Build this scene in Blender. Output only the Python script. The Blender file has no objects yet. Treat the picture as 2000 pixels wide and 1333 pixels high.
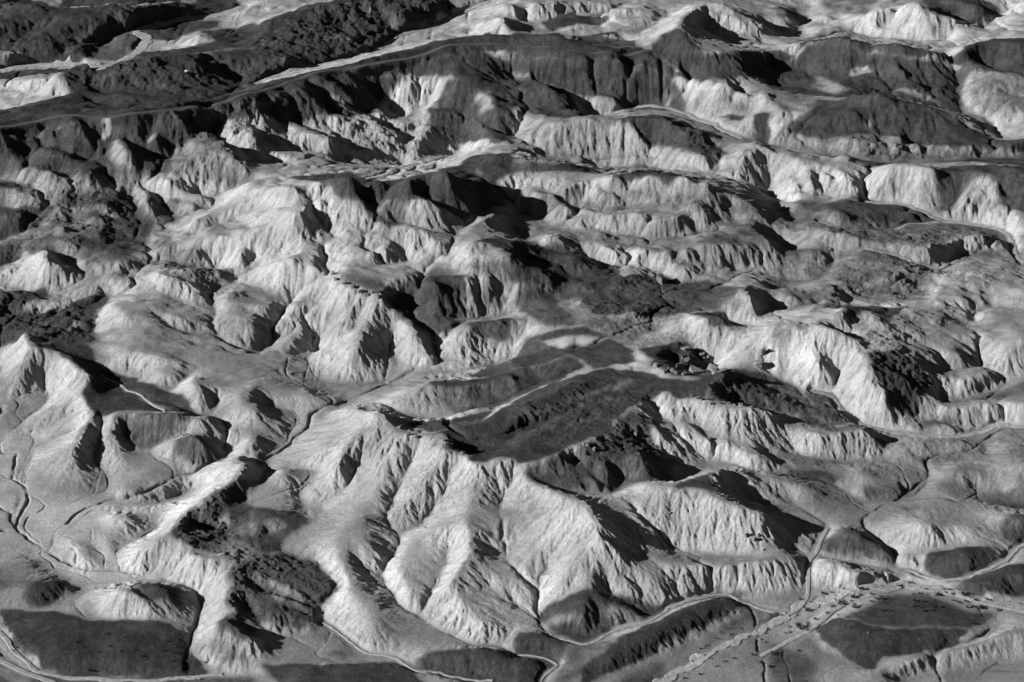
import bpy, math, time
import numpy as np
T0=time.time()
sc=bpy.context.scene
C=sc.collection
# ---------------------------------------------------------------- camera
cam_d=bpy.data.cameras.new('camera'); cam=bpy.data.objects.new('camera',cam_d); C.objects.link(cam)
cam.location=(0,0,574.0); cam.rotation_euler=(math.radians(90-28.0),0,0)
cam_d.sensor_width=36.0; cam_d.lens=36.0*3732.0/2000.0; cam_d.clip_start=10; cam_d.clip_end=6000
sc.camera=cam
# ---------------------------------------------------------------- daylight: low sun from the left, slightly behind the camera
SUN_EL=math.radians(22.0); SUN_AZ=math.radians(12.0)      # light travels to the right and AZ away from the camera
ldir=np.array([math.cos(SUN_AZ)*math.cos(SUN_EL),math.sin(SUN_AZ)*math.cos(SUN_EL),-math.sin(SUN_EL)])
w=bpy.data.worlds.new("World"); sc.world=w; w.use_nodes=True
nt=w.node_tree; nt.nodes.clear()
sky=nt.nodes.new('ShaderNodeTexSky'); sky.sky_type='NISHITA'; sky.sun_disc=False
sky.air_density=.18; sky.dust_density=0; sky.altitude=500; sky.sun_elevation=SUN_EL; sky.sun_rotation=math.atan2(-ldir[0],-ldir[1])
bw=nt.nodes.new('ShaderNodeRGBToBW'); bg=nt.nodes.new('ShaderNodeBackground'); wo=nt.nodes.new('ShaderNodeOutputWorld')
bg.inputs['Strength'].default_value=0.05
nt.links.new(sky.outputs[0],bw.inputs[0]); nt.links.new(bw.outputs[0],bg.inputs[0]); nt.links.new(bg.outputs[0],wo.inputs[0])
sd=bpy.data.lights.new('sun','SUN'); sd.energy=5.0; sd.angle=math.radians(0.5); sd.color=(1,1,1)
so=bpy.data.objects.new('sun',sd); C.objects.link(so)
from mathutils import Vector
so.rotation_euler=Vector(ldir.tolist()).to_track_quat('-Z','Y').to_euler(); so.location=(-300,600,500)
sc.view_settings.view_transform='Standard'; sc.view_settings.look='None'; sc.view_settings.gamma=1; sc.view_settings.use_curve_mapping=False
sc.view_settings.exposure=0.6
try:
    sc.cycles.use_denoising=True; sc.cycles.max_bounces=3; sc.cycles.diffuse_bounces=1
except Exception: pass
# ---- camera (shared by the scene and the drawing of the ground plan)
CAM_H=574.0; PITCH=math.radians(28.0); FPX=3732.0
GX0,GX1,GY0,GY1,GS=-640.0,640.0,640.0,2200.0,1.6
NX=int((GX1-GX0)/GS)+1; NY=int((GY1-GY0)/GS)+1
def blur(a,s):
    r=int(3*s+1); k=np.exp(-.5*(np.arange(-r,r+1)/s)**2); k/=k.sum()
    p=np.pad(a,((r,r),(0,0)),'edge'); o=np.zeros_like(a)
    for i in range(2*r+1): o+=k[i]*p[i:i+a.shape[0]]
    p=np.pad(o,((0,0),(r,r)),'edge'); o2=np.zeros_like(a)
    for i in range(2*r+1): o2+=k[i]*p[:,i:i+a.shape[1]]
    return o2
def spline(P,step=1.6,rough=0.0,rng=None):
    """smooth line through the surveyed points, sampled every step metres"""
    P=np.asarray(P,float)
    if len(P)==1: return P
    if len(P)==2: P=np.vstack([P[0],(P[0]+P[1])/2,P[1]])
    Q=np.vstack([2*P[0]-P[1],P,2*P[-1]-P[-2]]); out=[]
    for i in range(1,len(Q)-2):
        a,b,c,d=Q[i-1],Q[i],Q[i+1],Q[i+2]
        n=max(2,int(np.hypot(*(c-b)[:2])/step)+1); t=np.linspace(0,1,n,endpoint=False)[:,None]
        m=.8
        xy=b+.5*m*(c-a)*t+(3*(c-b)-m*(c-a)-.5*m*(d-b))*t**2+(-2*(c-b)+.5*m*(c-a)+.5*m*(d-b))*t**3
        xy[:,2]=(b[2]+(c[2]-b[2])*t[:,0]); out.append(xy)
    out.append(Q[-2:-1]); S=np.vstack(out)
    if rough>0 and len(S)>4:
        L=len(S); T=np.gradient(S[:,:2],axis=0); T/=np.maximum(np.hypot(T[:,0],T[:,1]),1e-6)[:,None]
        d=np.zeros(L)
        for wl,am in ((14,1.0),(6,.5),(3,.25)):
            k=max(2,int(L/wl)+2); d+=am*np.interp(np.linspace(0,k-1,L),np.arange(k),rng.normal(size=k))
        w=np.minimum(1,np.minimum(np.arange(L),np.arange(L)[::-1])/4)
        S=S.copy(); S[:,:2]+=np.stack([-T[:,1],T[:,0]],1)*(d*w*rough)[:,None]
    return S
def raster(lines):
    """lines: (kind, Nx3) -> sum of heights / weights on the grid, roundness map"""
    rng=np.random.default_rng(4)
    A=np.zeros((NY,NX)); W=np.zeros((NY,NX)); R=np.zeros((NY,NX)); RW=np.zeros((NY,NX)); paths=[]
    for kind,P in lines:
        rough={'c':.7,'r':.9,'q':.8,'v':.9,'w':.8,'p':0}[kind]
        S=spline(P,1.1,rough,rng); paths.append((kind,S))
        ix=np.rint((S[:,0]-GX0)/GS).astype(int); iy=np.rint((S[:,1]-GY0)/GS).astype(int)
        ok=(ix>=0)&(ix<NX)&(iy>=0)&(iy<NY); ix,iy=ix[ok],iy[ok]
        np.add.at(A,(iy,ix),S[ok,2]); np.add.at(W,(iy,ix),1.0)
        rr={'c':0,'r':.15,'q':1.0,'v':.5,'w':.25,'p':1.0}[kind]
        np.add.at(R,(iy,ix),rr); np.add.at(RW,(iy,ix),1.0)
    return A,W,R,RW,paths
def solve(A,W,edge=None):
    """membrane through the fixed cells (coarse to fine relaxation)"""
    lv=[(A,W)]
    while min(lv[-1][0].shape)>24:
        a,w=lv[-1]; a=np.pad(a,((0,a.shape[0]%2),(0,a.shape[1]%2))); w=np.pad(w,((0,w.shape[0]%2),(0,w.shape[1]%2)))
        f=lambda m:m[::2,::2]+m[1::2,::2]+m[::2,1::2]+m[1::2,1::2]
        lv.append((f(a),f(w)))
    H=None
    for a,w in lv[::-1]:
        fix=w>0; val=np.where(fix,a/np.maximum(w,1e-9),0)
        if H is None: H=np.full(a.shape,val[fix].mean() if fix.any() else 0.)
        else:
            up=np.kron(H,np.ones((2,2)))[:a.shape[0],:a.shape[1]]
            H=up
        H[fix]=val[fix]
        free=~fix
        om=1.0
        n=60 if a.size>60000 else 120
        ii=(np.add.outer(np.arange(a.shape[0]),np.arange(a.shape[1]))%2)
        m0=free&(ii==0); m1=free&(ii==1)
        for k in range(n):
            for m in (m0,m1):
                p=np.pad(H,1,'edge')
                av=(p[:-2,1:-1]+p[2:,1:-1]+p[1:-1,:-2]+p[1:-1,2:])*.25
                H[m]+=1.75*(av[m]-H[m]) if k<n-12 else (av[m]-H[m])
    return H
def base_terrain(lines):
    A,W,R,RW,paths=raster(lines)
    H=solve(A,W); rd=solve(R,RW); rd=blur(rd,2)
    h1=blur(H,.6); h2=blur(H,1.0); h3=blur(H,1.8)
    t=np.clip(rd,0,1)
    H2=np.where(t<.5,h1+(h2-h1)*(t/.5),h2+(h3-h2)*((t-.5)/.5))
    return H2,t,paths
def sample(G,x,y):
    fx=np.clip((x-GX0)/GS,1,NX-3.001); fy=np.clip((y-GY0)/GS,1,NY-3.001)
    ix=fx.astype(int); iy=fy.astype(int); tx=fx-ix; ty=fy-iy
    def wts(t): return [(1-t)**3/6,(3*t**3-6*t**2+4)/6,(-3*t**3+3*t**2+3*t+1)/6,t**3/6]
    wx=wts(tx); wy=wts(ty); o=0
    for j in range(4):
        r=0
        for i in range(4): r=r+wx[i]*G[iy+j-1,ix+i-1]
        o=o+wy[j]*r
    return o
# ---------------------------------------------------------------- running water on the survey
def drainage(H,thr=110.0):
    """fill pits, route every cell downhill, return stream lines (x,y,z,area) and the filled surface"""
    import heapq
    ny,nx=H.shape; F=H.ravel().tolist(); N=ny*nx
    rec=[-1]*N; done=bytearray(N); hp=[]
    for i in range(nx):
        for j in (0,ny-1): k=j*nx+i; hp.append((F[k],k)); done[k]=1
    for j in range(1,ny-1):
        for i in (0,nx-1): k=j*nx+i; hp.append((F[k],k)); done[k]=1
    heapq.heapify(hp); order=[]
    nb=((1,1.),(-1,1.),(nx,1.),(-nx,1.),(nx+1,1.41),(nx-1,1.41),(-nx+1,1.41),(-nx-1,1.41))
    pop,push=heapq.heappop,heapq.heappush
    while hp:
        h,k=pop(hp); order.append(k)
        i=k%nx
        for d,w in nb:
            q=k+d
            if q<0 or q>=N or done[q]: continue
            if (i==0 and (q%nx)==nx-1) or (i==nx-1 and (q%nx)==0): continue
            done[q]=1; rec[q]=k
            f=F[q]
            if f<=h: f=h+1e-4; F[q]=f
            push(hp,(f,q))
    # steepest receiver on the filled surface
    Ff=np.array(F).reshape(ny,nx); best=np.full((ny,nx),0.0); R=np.array(rec).reshape(ny,nx)
    idx=np.arange(N).reshape(ny,nx); P=np.pad(Ff,1,'edge'); PI_=np.pad(idx,1,'edge')
    for dy in (-1,0,1):
        for dx in (-1,0,1):
            if dx==0 and dy==0: continue
            s=(Ff-P[1+dy:1+dy+ny,1+dx:1+dx+nx])/math.hypot(dx,dy)
            m=(s>best); best[m]=s[m]; R[m]=PI_[1+dy:1+dy+ny,1+dx:1+dx+nx][m]
    R=R.ravel().tolist(); acc=[1.0]*N
    o=np.argsort(-Ff.ravel(),kind='stable').tolist()
    for k in o:
        r=R[k]
        if r>=0: acc[r]+=acc[k]
    return Ff,np.array(R),np.array(acc).reshape(ny,nx),np.array(o)
def cut(H,R,acc,o,k,n):
    """stream-power lowering, worked from the outlets up so that each valley grades to the one below"""
    h=H.ravel().tolist(); nx=H.shape[1]; idx=np.arange(H.size); d=np.abs(idx-R)
    dist=np.where((d==1)|(d==nx),1.0,1.414); A=np.minimum(acc.ravel(),4000)
    a=np.where(R>=0,k*np.sqrt(A)/dist,0); 
    ia=(1/(1+a)).tolist(); aa=a.tolist(); Rl=R.tolist(); oo=o[::-1].tolist()
    for _ in range(n):
        for i in oo:
            r=Rl[i]
            if r>=0:
                hr=h[r]
                if hr<h[i]: h[i]=(h[i]+aa[i]*hr)*ia[i]
    return np.array(h).reshape(H.shape)
def streams(F,R,acc,thr):
    ny,nx=F.shape; a=acc.ravel(); N=len(a)
    st=np.nonzero(a>thr)[0]; R_=R
    has=np.zeros(N,int); big=np.zeros(N); don=np.full(N,-1)
    for k in st.tolist():
        r=R_[k]
        if r>=0 and a[k]>big[r]: big[r]=a[k]; don[r]=k
    lines=[]; used=np.zeros(N,bool)
    starts=[k for k in st.tolist() if don[k]<0]+[k for k in st.tolist() if R_[k]>=0 and don[R_[k]]!=k and don[k]>=0]
    for k in starts:
        # walk down from heads
        if don[k]>=0: continue
        L=[k]; q=R_[k]
        while q>=0:
            L.append(q)
            if used[q]: break
            used[q]=True; q=R_[q]
        used[k]=True
        if len(L)>6: lines.append(np.array(L))
    out=[]
    for L in lines:
        x=GX0+(L%nx)*GS; y=GY0+(L//nx)*GS; A=a[L]
        for _ in range(5):
            x[1:-1]=(x[:-2]+2*x[1:-1]+x[2:])/4; y[1:-1]=(y[:-2]+2*y[1:-1]+y[2:])/4
        out.append(np.stack([x,y,A],1))
    return out
def hash2(ix,iy,s):
    h=(ix.astype(np.int64)*374761393+iy.astype(np.int64)*668265263+s*974634777)&0xffffffff
    h=((h^(h>>13))*1274126177)&0xffffffff; h=h^(h>>16)
    return (h&0xffff)/65535.0,((h>>16)&0xffff)/65535.0
def vnoise(x,y,s):
    ix=np.floor(x).astype(np.int64); iy=np.floor(y).astype(np.int64); fx=x-ix; fy=y-iy
    fx=fx*fx*fx*(fx*(fx*6-15)+10); fy=fy*fy*fy*(fy*(fy*6-15)+10)
    g=lambda i,j:hash2(ix+i,iy+j,s)[0]
    return ((g(0,0)*(1-fx)+g(1,0)*fx)*(1-fy)+(g(0,1)*(1-fx)+g(1,1)*fx)*fy)*2-1
def fbm(x,y,wl,n,s,gain=.5):
    o=0;a=1;t=0
    for k in range(n):
        c,sn=math.cos(.6*k+.3),math.sin(.6*k+.3)
        o=o+a*vnoise((c*x-sn*y)/wl,(sn*x+c*y)/wl,s+k*7); t+=a; a*=gain; wl*=.5
    return o/t
def rills(x,y,gx,gy,wl,s):
    """one octave of gullies running down the slope direction; returns height (-1..1) and its gradient"""
    m=np.hypot(gx,gy)+1e-6; sx,sy=-gy/m,gx/m      # across the slope
    px,py=x/wl,y/wl; ix=np.floor(px); iy=np.floor(py); fx=px-ix; fy=py-iy
    va=0;vb=0;wt=0
    for i in (-1,0,1):
        for j in (-1,0,1):
            hx,hy=hash2((ix+i).astype(np.int64),(iy+j).astype(np.int64),s)
            dx=fx-i-hx*.8-.1; dy=fy-j-hy*.8-.1
            w=np.exp(-(dx*dx+dy*dy)*2.6); wt=wt+w
            ph=(dx*sx+dy*sy)*6.2832
            va=va+w*np.cos(ph); vb=vb+w*-np.sin(ph)
    va/=wt; vb/=wt; n=np.maximum(np.hypot(va,vb),.35)
    va/=n; vb/=n; va=2*np.sqrt(np.clip((1+va)*.5,0,1)+.004)-1.0
    return va,vb*sx*6.2832/wl,vb*sy*6.2832/wl
SURVEY="""
w-2624 8725 23 -2622 8609 24 -2498 8426 22 -2483 8355 20 -2366 8258 20 -2235 8179 18 -2068 8115 14 -1924 8142 11 -1728 8105 29 -1619 8051 35 -1586 7956 22 -1572 7805 10 -1579 7585 6 -1498 7464 4 -1406 7395 1
w-2278 8795 28 -2347 8678 29 -2407 8554 27 -2498 8426 22
w-1902 8664 4 -2011 8489 20 -2085 8348 33 -2021 8200 28 -1918 8145 14
w-2252 8561 48 -2202 8406 43 -2150 8345 35 -2121 8225 27
w-2343 8389 47 -2306 8341 38 -2280 8243 31 -2243 8186 21
q-2331 8409 66 -2244 8321 68 -2202 8238 51
q-2145 8448 65 -2123 8357 44
q-2142 8666 79 -2067 8639 80
q-2049 7950 90 -1967 7895 153 -1877 7860 139 -1821 7819 112 -1804 7784 89
v-2131 7796 29 -2000 7762 32 -1835 7749 41 -1711 7748 42 -1683 7821 47 -1700 7860 67
q-1885 7994 91 -1807 7943 127 -1734 7893 115 -1667 7906 74
v-1898 7957 101 -1835 7856 93 -1791 7820 79
v-1660 7897 64 -1663 7817 42 -1604 7679 23
q-2552 7819 52 -2265 7795 61 -2123 7733 51 -1945 7722 57 -1796 7725 59 -1676 7698 53 -1619 7609 36
p-2469 7687 57 -2256 7592 49 -1934 7587 53 -1699 7508 33
p-2278 7482 37 -2035 7435 26 -1718 7422 20 -1489 7365 17
p-2687 7713 21 -2534 7670 22 -2443 7550 9 -2283 7396 -7 -2061 7351 -12 -1706 7337 -9 -1403 7366 -8 -1233 7376 9
q-2469 7687 57 -2458 7634 48 -2368 7519 41 -2271 7447 32
v-2551 7811 46 -2521 7729 26 -2495 7669 23
q-2764 8048 72 -2616 8044 72 -2470 8001 95 -2372 8008 98 -2277 8015 69
v-2712 7831 53 -2569 7833 54 -2359 7857 43 -2287 7982 31 -2245 7901 29 -2190 8024 22 -2280 8137 23 -2520 8339 23
q-2812 8239 67 -2662 8237 68 -2530 8248 60
r-1745 8630 131 -1754 8476 162 -1790 8350 155 -1692 8281 144 -1587 8170 155 -1493 8167 145 -1427 8165 126 -1394 8168 116
q-1785 8324 169 -1866 8308 143 -1934 8290 106 -2027 8320 52
r-1587 8170 155 -1628 8160 121 -1602 8106 93 -1603 8063 51
v-1937 8244 64 -1846 8213 44 -1659 8108 60
r-1416 8083 130 -1460 8011 128 -1403 7973 114 -1434 7864 127 -1427 7762 122 -1371 7724 109 -1455 7638 125 -1452 7557 106
v-1790 8347 149 -1675 8240 107 -1536 8206 90
r-1738 8444 125 -1604 8458 104 -1495 8413 96
q-1587 8593 110 -1515 8568 93
v-1740 8566 77 -1605 8542 56 -1480 8538 46
r-1438 7894 130 -1363 7924 125 -1287 7886 104
r-1393 7613 143 -1333 7585 133 -1250 7517 97
r-1452 7557 106 -1412 7544 104 -1280 7490 86
v-1436 7397 31 -1243 7418 31
v-1345 7656 80 -1251 7558 66
v-1420 7844 102 -1325 7852 64 -1276 7772 74
w-655 8674 107 -671 8580 102 -606 8468 85 -590 8430 77 -609 8314 65 -666 8248 61 -676 8174 54 -635 8040 42 -605 7989 38 -560 7873 33 -499 7838 30 -377 7727 19 -298 7673 15 -173 7586 9 -90 7599 11 -6 7544 14
w-414 8638 97 -463 8608 87 -491 8535 82 -592 8464 79
w-328 8333 93 -313 8263 75 -375 8089 65 -405 7967 54 -423 7921 47 -453 7833 30
w-821 8237 92 -762 8158 74 -688 8045 55 -634 8025 45
w-1193 8290 81 -1098 8217 74 -1005 8235 62 -883 8059 62 -867 8027 52 -961 7875 39 -952 7769 28 -839 7659 22 -722 7537 11 -579 7488 9 -480 7421 5 -353 7397 -8 -100 7339 -14
r-208 8541 194 -248 8468 192 -386 8442 151 -525 8445 100
r-248 8468 192 -218 8308 183 -208 8166 174 -272 8036 150 -289 7910 135 -208 7787 96 -103 7672 68 -19 7652 35
v-143 8324 156 -146 8273 133 -68 8205 114 -54 8128 111 0 8095 106
q-776 8515 169 -871 8481 142 -906 8385 132 -927 8306 128 -850 8103 120 -806 7952 105 -727 7837 83 -685 7692 69 -692 7591 49
q-996 8302 106 -1006 8250 75
q-825 8417 143 -719 8250 116 -652 8247 78
q-522 8383 108 -563 8242 98 -576 8100 98 -516 7961 82 -467 7872 50
q-263 7901 109 -334 7826 67
v-126 7976 88 0 7876 71
q-174 8078 137 0 7967 95
q-432 7506 50 -429 7422 59 -291 7450 61 -164 7470 74 -89 7470 81 -13 7446 49
q-1280 8168 116 -1216 8137 113 -1039 8028 83 -932 8014 69
r-1303 8134 107 -1188 8062 100 -1081 7981 85 -1049 7915 67
r-1305 8040 115 -1199 7978 103 -1128 7923 85 -1053 7896 73
r-1228 7885 105 -1119 7842 88 -1000 7808 56
r-1277 7794 91 -1157 7762 90 -1081 7781 75 -988 7745 54 -965 7697 26
r-1267 7697 66 -1163 7620 43
v-1302 7994 76 -1218 7953 72 -1121 7902 61 -999 7857 45
v-1286 7865 79 -1185 7837 71 -1004 7768 38
v-1270 7724 70 -1188 7670 53 -1072 7664 27
q-1351 8447 148 -1290 8523 156
q-1316 8500 138 -1240 8560 131 -1124 8572 107
q-1229 8443 109 -1150 8477 104 -1105 8514 87
v-1348 8394 101 -1293 8452 87 -1212 8396 75
v-1146 7629 21 -1006 7648 23 -884 7567 20 -940 7480 15 -1102 7514 21
p-1240 7443 24 -863 7460 7 -545 7457 5
q-1224 7492 61 -1170 7503 44
q-916 7503 37 -833 7500 31
q-1235 7403 35 -855 7387 43 -573 7395 37 -490 7365 29 -287 7289 19
p-1233 7385 18 -1072 7339 6
p-1032 7279 53 -660 7281 36
q226 8423 254 137 8392 184 41 8325 131 -41 8221 96
r408 8381 298 432 8284 280 455 8164 240 501 8120 205 602 8114 161 673 8170 131 873 8143 125 1038 8113 121 1141 8137 121 1277 8154 133 1338 8161 137
q406 8317 291 391 8240 228 361 8129 199 333 8089 186 265 7977 119 184 7901 77
q286 8071 158 219 8024 110
q412 8033 152 396 7965 128 388 7886 104
q493 8067 153 531 8015 133 595 7955 103 760 7925 52 811 7885 32
q642 8098 140 729 7993 108 857 7979 45
v312 8006 99 291 7946 77
w459 8036 110 472 8014 94 464 7966 71 503 7954 64 627 7916 50 726 7892 28
v599 8032 113 670 7972 75 779 7910 38
v884 7986 48 1036 8043 49 1176 8038 28 1267 8010 23
w236 8205 147 175 8163 119 178 8114 104 140 8047 86 152 7958 69 122 7896 48 160 7808 32 143 7728 27 188 7673 20 354 7609 12
v354 7609 12 480 7695 11 566 7739 11 721 7819 8 792 7891 12 896 7956 13 1001 8005 10 1103 8024 9 1183 7958 4 1293 7880 11
w0 8095 102 53 8076 99 143 8026 85
v813 8312 81 907 8287 83 1021 8272 87 1155 8251 93 1285 8212 106
w0 7912 45 111 7803 36 156 7767 30
q-40 7959 84 40 7910 70 99 7856 45
q164 7844 46 276 7887 87 394 7895 114 496 7804 83 653 7795 42
r394 7895 114 361 7782 99 357 7725 69 388 7683 20
r419 7853 103 456 7777 78 494 7732 24
v407 7867 86 442 7752 49 447 7694 20
q312 7731 48 227 7694 28
q1134 7906 57 985 7868 69 775 7691 78 556 7580 73 380 7465 50 280 7287 31
q1144 7861 42 1019 7790 45 872 7681 50 703 7570 53 538 7456 45 408 7368 35
v1164 7852 16 1045 7771 11 905 7668 11 771 7589 3 569 7434 3 377 7345 -7
p1284 7802 5 964 7592 1 825 7458 -8 690 7330 -13
q38 7574 70 160 7584 66 268 7547 43
v0 7528 10 140 7510 8 216 7455 2 151 7382 -4 144 7323 -5
q31 7398 39 126 7421 37
p1273 7708 -7 1486 7842 -1 1703 7981 20 1918 8069 22 2122 8078 7 2301 7974 17 2586 7887 15 2727 7866 11
v1309 8022 14 1445 8044 23 1493 8049 20
q1324 8201 114 1411 8198 119 1491 8187 111
v1595 8322 59 1548 8228 58 1527 8109 26 1504 7986 17 1446 7888 6
r1553 8181 90 1611 8180 124 1695 8150 112 1752 8081 103 1827 8086 92
v1542 8068 23 1682 8069 30 1767 8013 33 1835 8027 39
r1827 8086 92 1887 8116 78 1970 8154 56
v1850 8033 39 1947 8119 15 1991 8102 19
r1993 8129 45 2081 8137 52 2217 8073 48 2304 8015 60 2416 7968 45
v2059 8106 14 2214 8048 27 2338 7993 17 2428 7950 22
w1432 8346 84 1489 8352 71 1595 8322 59 1681 8292 47 1801 8268 35 1876 8228 33 1980 8200 37 2067 8195 40 2131 8146 42 2190 8102 44 2256 8096 44 2327 8117 45 2479 8194 49 2585 8274 51 2706 8415 54 2868 8456 56
r1727 8457 117 1794 8448 131 1825 8382 125 1948 8287 100 1990 8270 62
p1655 8371 92 1816 8295 69 1913 8256 55
v1706 8571 74 1651 8480 68 1604 8334 59
v1844 8355 95 1886 8319 86
v1855 8547 82 2001 8336 58 1985 8230 40
q2044 8460 131 2111 8461 155 2169 8451 178 2293 8504 143 2427 8444 133 2493 8440 95
r2169 8451 178 2193 8382 150 2282 8342 78
q2075 8382 93 2161 8327 88 2262 8305 62
v2319 8356 77 2414 8354 78
q2147 8258 95 2352 8273 117 2497 8302 98 2504 8263 75
v2126 8194 49 2259 8113 48 2468 8209 51
q2032 8259 98 2062 8228 75
v2114 8251 75 2087 8205 58
q2581 8607 134 2725 8543 143 2877 8535 138
v2600 8580 101 2559 8481 84 2595 8419 68 2642 8380 61
q2309 8039 68 2447 8071 85 2603 8170 90 2624 8076 66 2768 8054 54
v2533 7974 24 2621 8039 27 2765 8038 43
q1493 7689 56 1659 7724 78 1878 7672 56 2235 7672 41 2246 7627 31
p1544 7591 49 1702 7572 47 1896 7581 41 2092 7601 34 1785 7489 32
v1492 7746 13 1529 7556 12 1683 7434 3 1744 7418 3 1854 7507 2 2155 7576 5 2271 7644 9
p2025 7927 26 2272 7842 23 1749 7862 41 2399 7816 18
w2040 7545 5 2188 7585 6 2371 7686 10 2445 7788 15
q1649 7280 36 1992 7455 58 2267 7537 70 2476 7621 82 2533 7609 67 2675 7609 61
v1802 7364 -40 2075 7482 -18 2204 7497 -6 2406 7553 6 2510 7571 24 2653 7580 28
p2119 7383 -28 2317 7424 -21 2488 7461 -10 2631 7474 -8
q1413 7603 25 1459 7520 24 1496 7460 14
p1305 7445 2 1425 7395 1
r-3019 10457 253 -2968 10332 242 -2937 10295 230 -2769 10252 222 -2666 10136 226 -2592 10073 211 -2513 9985 197 -2509 9907 169 -2542 9837 164 -2471 9706 151 -2434 9623 137
q-2961 10318 241 -2965 10102 168 -2999 10011 102
v-3412 10670 127 -3228 10648 102 -3185 10457 84 -3118 10224 55
q-2855 10207 156 -2799 10110 118
w-2835 10128 81 -2823 10069 69 -2797 9957 51 -2840 9760 49 -2873 9578 36
w-2814 9582 29 -2772 9529 25 -2769 9411 26 -2739 9328 24 -2761 9226 26 -2693 9073 27 -2692 9016 28 -2585 8892 25 -2552 8840 25 -2587 8767 23
w-3226 9901 78 -3060 9919 73 -2963 9941 78 -2829 10045 74
w-2957 9908 61 -2936 9778 55 -2882 9707 44
q-2542 9837 164 -2640 9799 115 -2783 9727 77 -2841 9632 53
w-2538 9740 95 -2693 9663 69 -2805 9596 38
w-2525 9586 71 -2655 9474 49 -2764 9442 29
r-2434 9623 137 -2460 9523 134 -2462 9379 133 -2487 9273 118 -2474 9190 83 -2409 9073 52 -2339 9001 29
q-2487 9273 118 -2612 9286 84 -2676 9225 53
w-2400 9630 107 -2379 9459 67 -2391 9308 36 -2303 9190 22 -2273 9108 17 -2280 8991 18 -2468 8849 23
r-2312 9589 148 -2288 9484 122 -2244 9337 71 -2191 9241 51
q-2315 9470 131 -2342 9375 57
v-2250 9541 71 -2157 9376 39 -2048 9354 43
r-2293 9606 147 -2228 9554 98 -2158 9493 82 -2163 9419 47
r-2321 9600 161 -2218 9608 146 -2134 9574 164 -1976 9543 182 -1921 9579 189
v-2143 9502 94 -2049 9470 78 -1968 9437 76 -1894 9453 97
r-1829 9515 182 -1740 9566 161
v-1861 9444 111 -1815 9437 115
v-1720 9525 142 -1698 9443 94 -1626 9326 43
r-1806 9351 169 -1955 9369 104 -2010 9363 64
r-1806 9351 169 -1722 9302 101 -1651 9294 49
w-2017 9349 46 -2003 9309 44 -1873 9234 34 -1823 9129 8 -1756 9059 -17 -1871 8990 -33 -1977 8897 -12 -2171 8869 15 -2284 8819 17
v-1747 9233 39 -1624 9311 39
p-2880 10349 206 -2685 10284 177 -2551 10232 142 -2453 9962 130 -2243 9744 129 -1987 9606 169
p-2459 9755 140 -2311 9698 138
v-2492 10157 110 -2279 9939 115 -2089 9740 131 -2013 9658 143
q-2423 10295 180 -2446 10225 146 -2455 10179 126
q-2418 10320 194 -2247 10253 194 -1998 10185 186
q-2182 10027 138 -2101 10082 179 -2006 10061 155
w-2382 10224 147 -2256 10136 140 -2218 10048 126
w-2009 10238 157 -1943 10163 144 -1958 10102 132 -2012 9987 125 -2027 9927 122
q-1904 9991 211 -1869 9861 213 -1818 9755 184 -1784 9698 120
w-1715 9833 158 -1755 9820 121 -1763 9709 113 -1781 9670 101
v-1950 9736 133 -1853 9693 114 -1805 9671 100
q-1521 9896 167 -1612 9761 181 -1726 9777 118
q-1502 9681 183 -1613 9627 144 -1689 9606 94
v-1488 9614 169 -1610 9592 111 -1678 9522 100
q-1469 9391 160 -1538 9307 98 -1610 9323 53
w-1576 9500 113 -1560 9420 91 -1582 9349 63
q-1539 9164 142 -1624 9131 111 -1790 9121 39
r-1467 9072 172 -1504 8897 154 -1615 8766 161 -1659 8677 151 -1738 8630 132
v-1424 9052 125 -1480 8850 108 -1473 8775 71
v-1806 8911 -8 -1685 9005 44
q-2156 8969 66 -2072 8935 45
q-1914 9074 43 -1972 8972 22
q-2034 9142 52 -2060 9076 42
p-3169 9650 35 -2973 9536 38 -2893 9196 36 -2782 9031 35 -2794 8781 42 -2932 8707 45
q-957 10491 185 -979 10332 160 -994 10284 113 -903 10226 63
v-886 10494 156 -844 10453 113 -755 10437 76 -669 10339 65
q-737 10592 132 -701 10514 118 -614 10382 106
w-1235 10716 66 -1234 10599 44 -1278 10456 47 -1193 10240 46 -1083 10167 41 -806 10191 33 -667 10289 60 -529 10257 64 -353 10275 54 -210 10346 43 0 10455 66
q-1414 10562 129 -1402 10510 101 -1332 10516 52
w-1581 10485 69 -1512 10605 69
q-1541 10446 108 -1457 10336 103 -1334 10303 67 -1254 10291 55
q-326 10510 148 -373 10441 111 -427 10356 83
w-492 10579 83 -500 10378 126 -499 10332 96 -610 10288 65
w-750 10602 126 -765 10468 78
r-326 10510 148 -252 10479 109 -130 10469 59
q-1375 9960 131 -1210 9874 135 -1083 9815 88 -1022 9811 54
q-1530 9967 153 -1494 10045 128
v-1249 10083 70 -1105 10052 61 -990 9998 46
w-1504 9869 146 -1431 9811 90 -1292 9740 87 -1244 9632 70 -1294 9523 64 -1300 9427 60 -1399 9311 60 -1383 9229 50 -1400 9006 77 -1418 8970 65
q-1494 9670 171 -1415 9624 127 -1333 9546 94
q-1478 9503 111 -1417 9360 100
r-512 9907 192 -588 9855 172 -728 9835 112 -757 9803 95
q-728 9835 112 -865 9905 72 -982 9895 51
r-512 9907 192 -419 9912 198 -357 9911 189 -248 9903 194 -156 9949 190 0 9996 195
v-700 9743 103 -581 9657 99 -426 9621 107 -306 9671 118 -199 9725 131 -100 9722 137 0 9756 148
r-434 9897 197 -370 9804 139 -299 9705 107
r-504 9901 190 -418 9840 136
r-202 9919 180 -186 9831 141
v-486 9799 133 -352 9701 109
r-202 9915 174 -124 9840 145 -62 9766 134
r-745 9350 330 -780 9294 303 -814 9249 270 -870 9196 251 -925 9140 233 -943 9093 227 -944 8992 205 -979 8963 172 -1039 8967 127
r-925 9140 233 -994 9156 189 -1108 9187 145 -1220 9178 107
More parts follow.
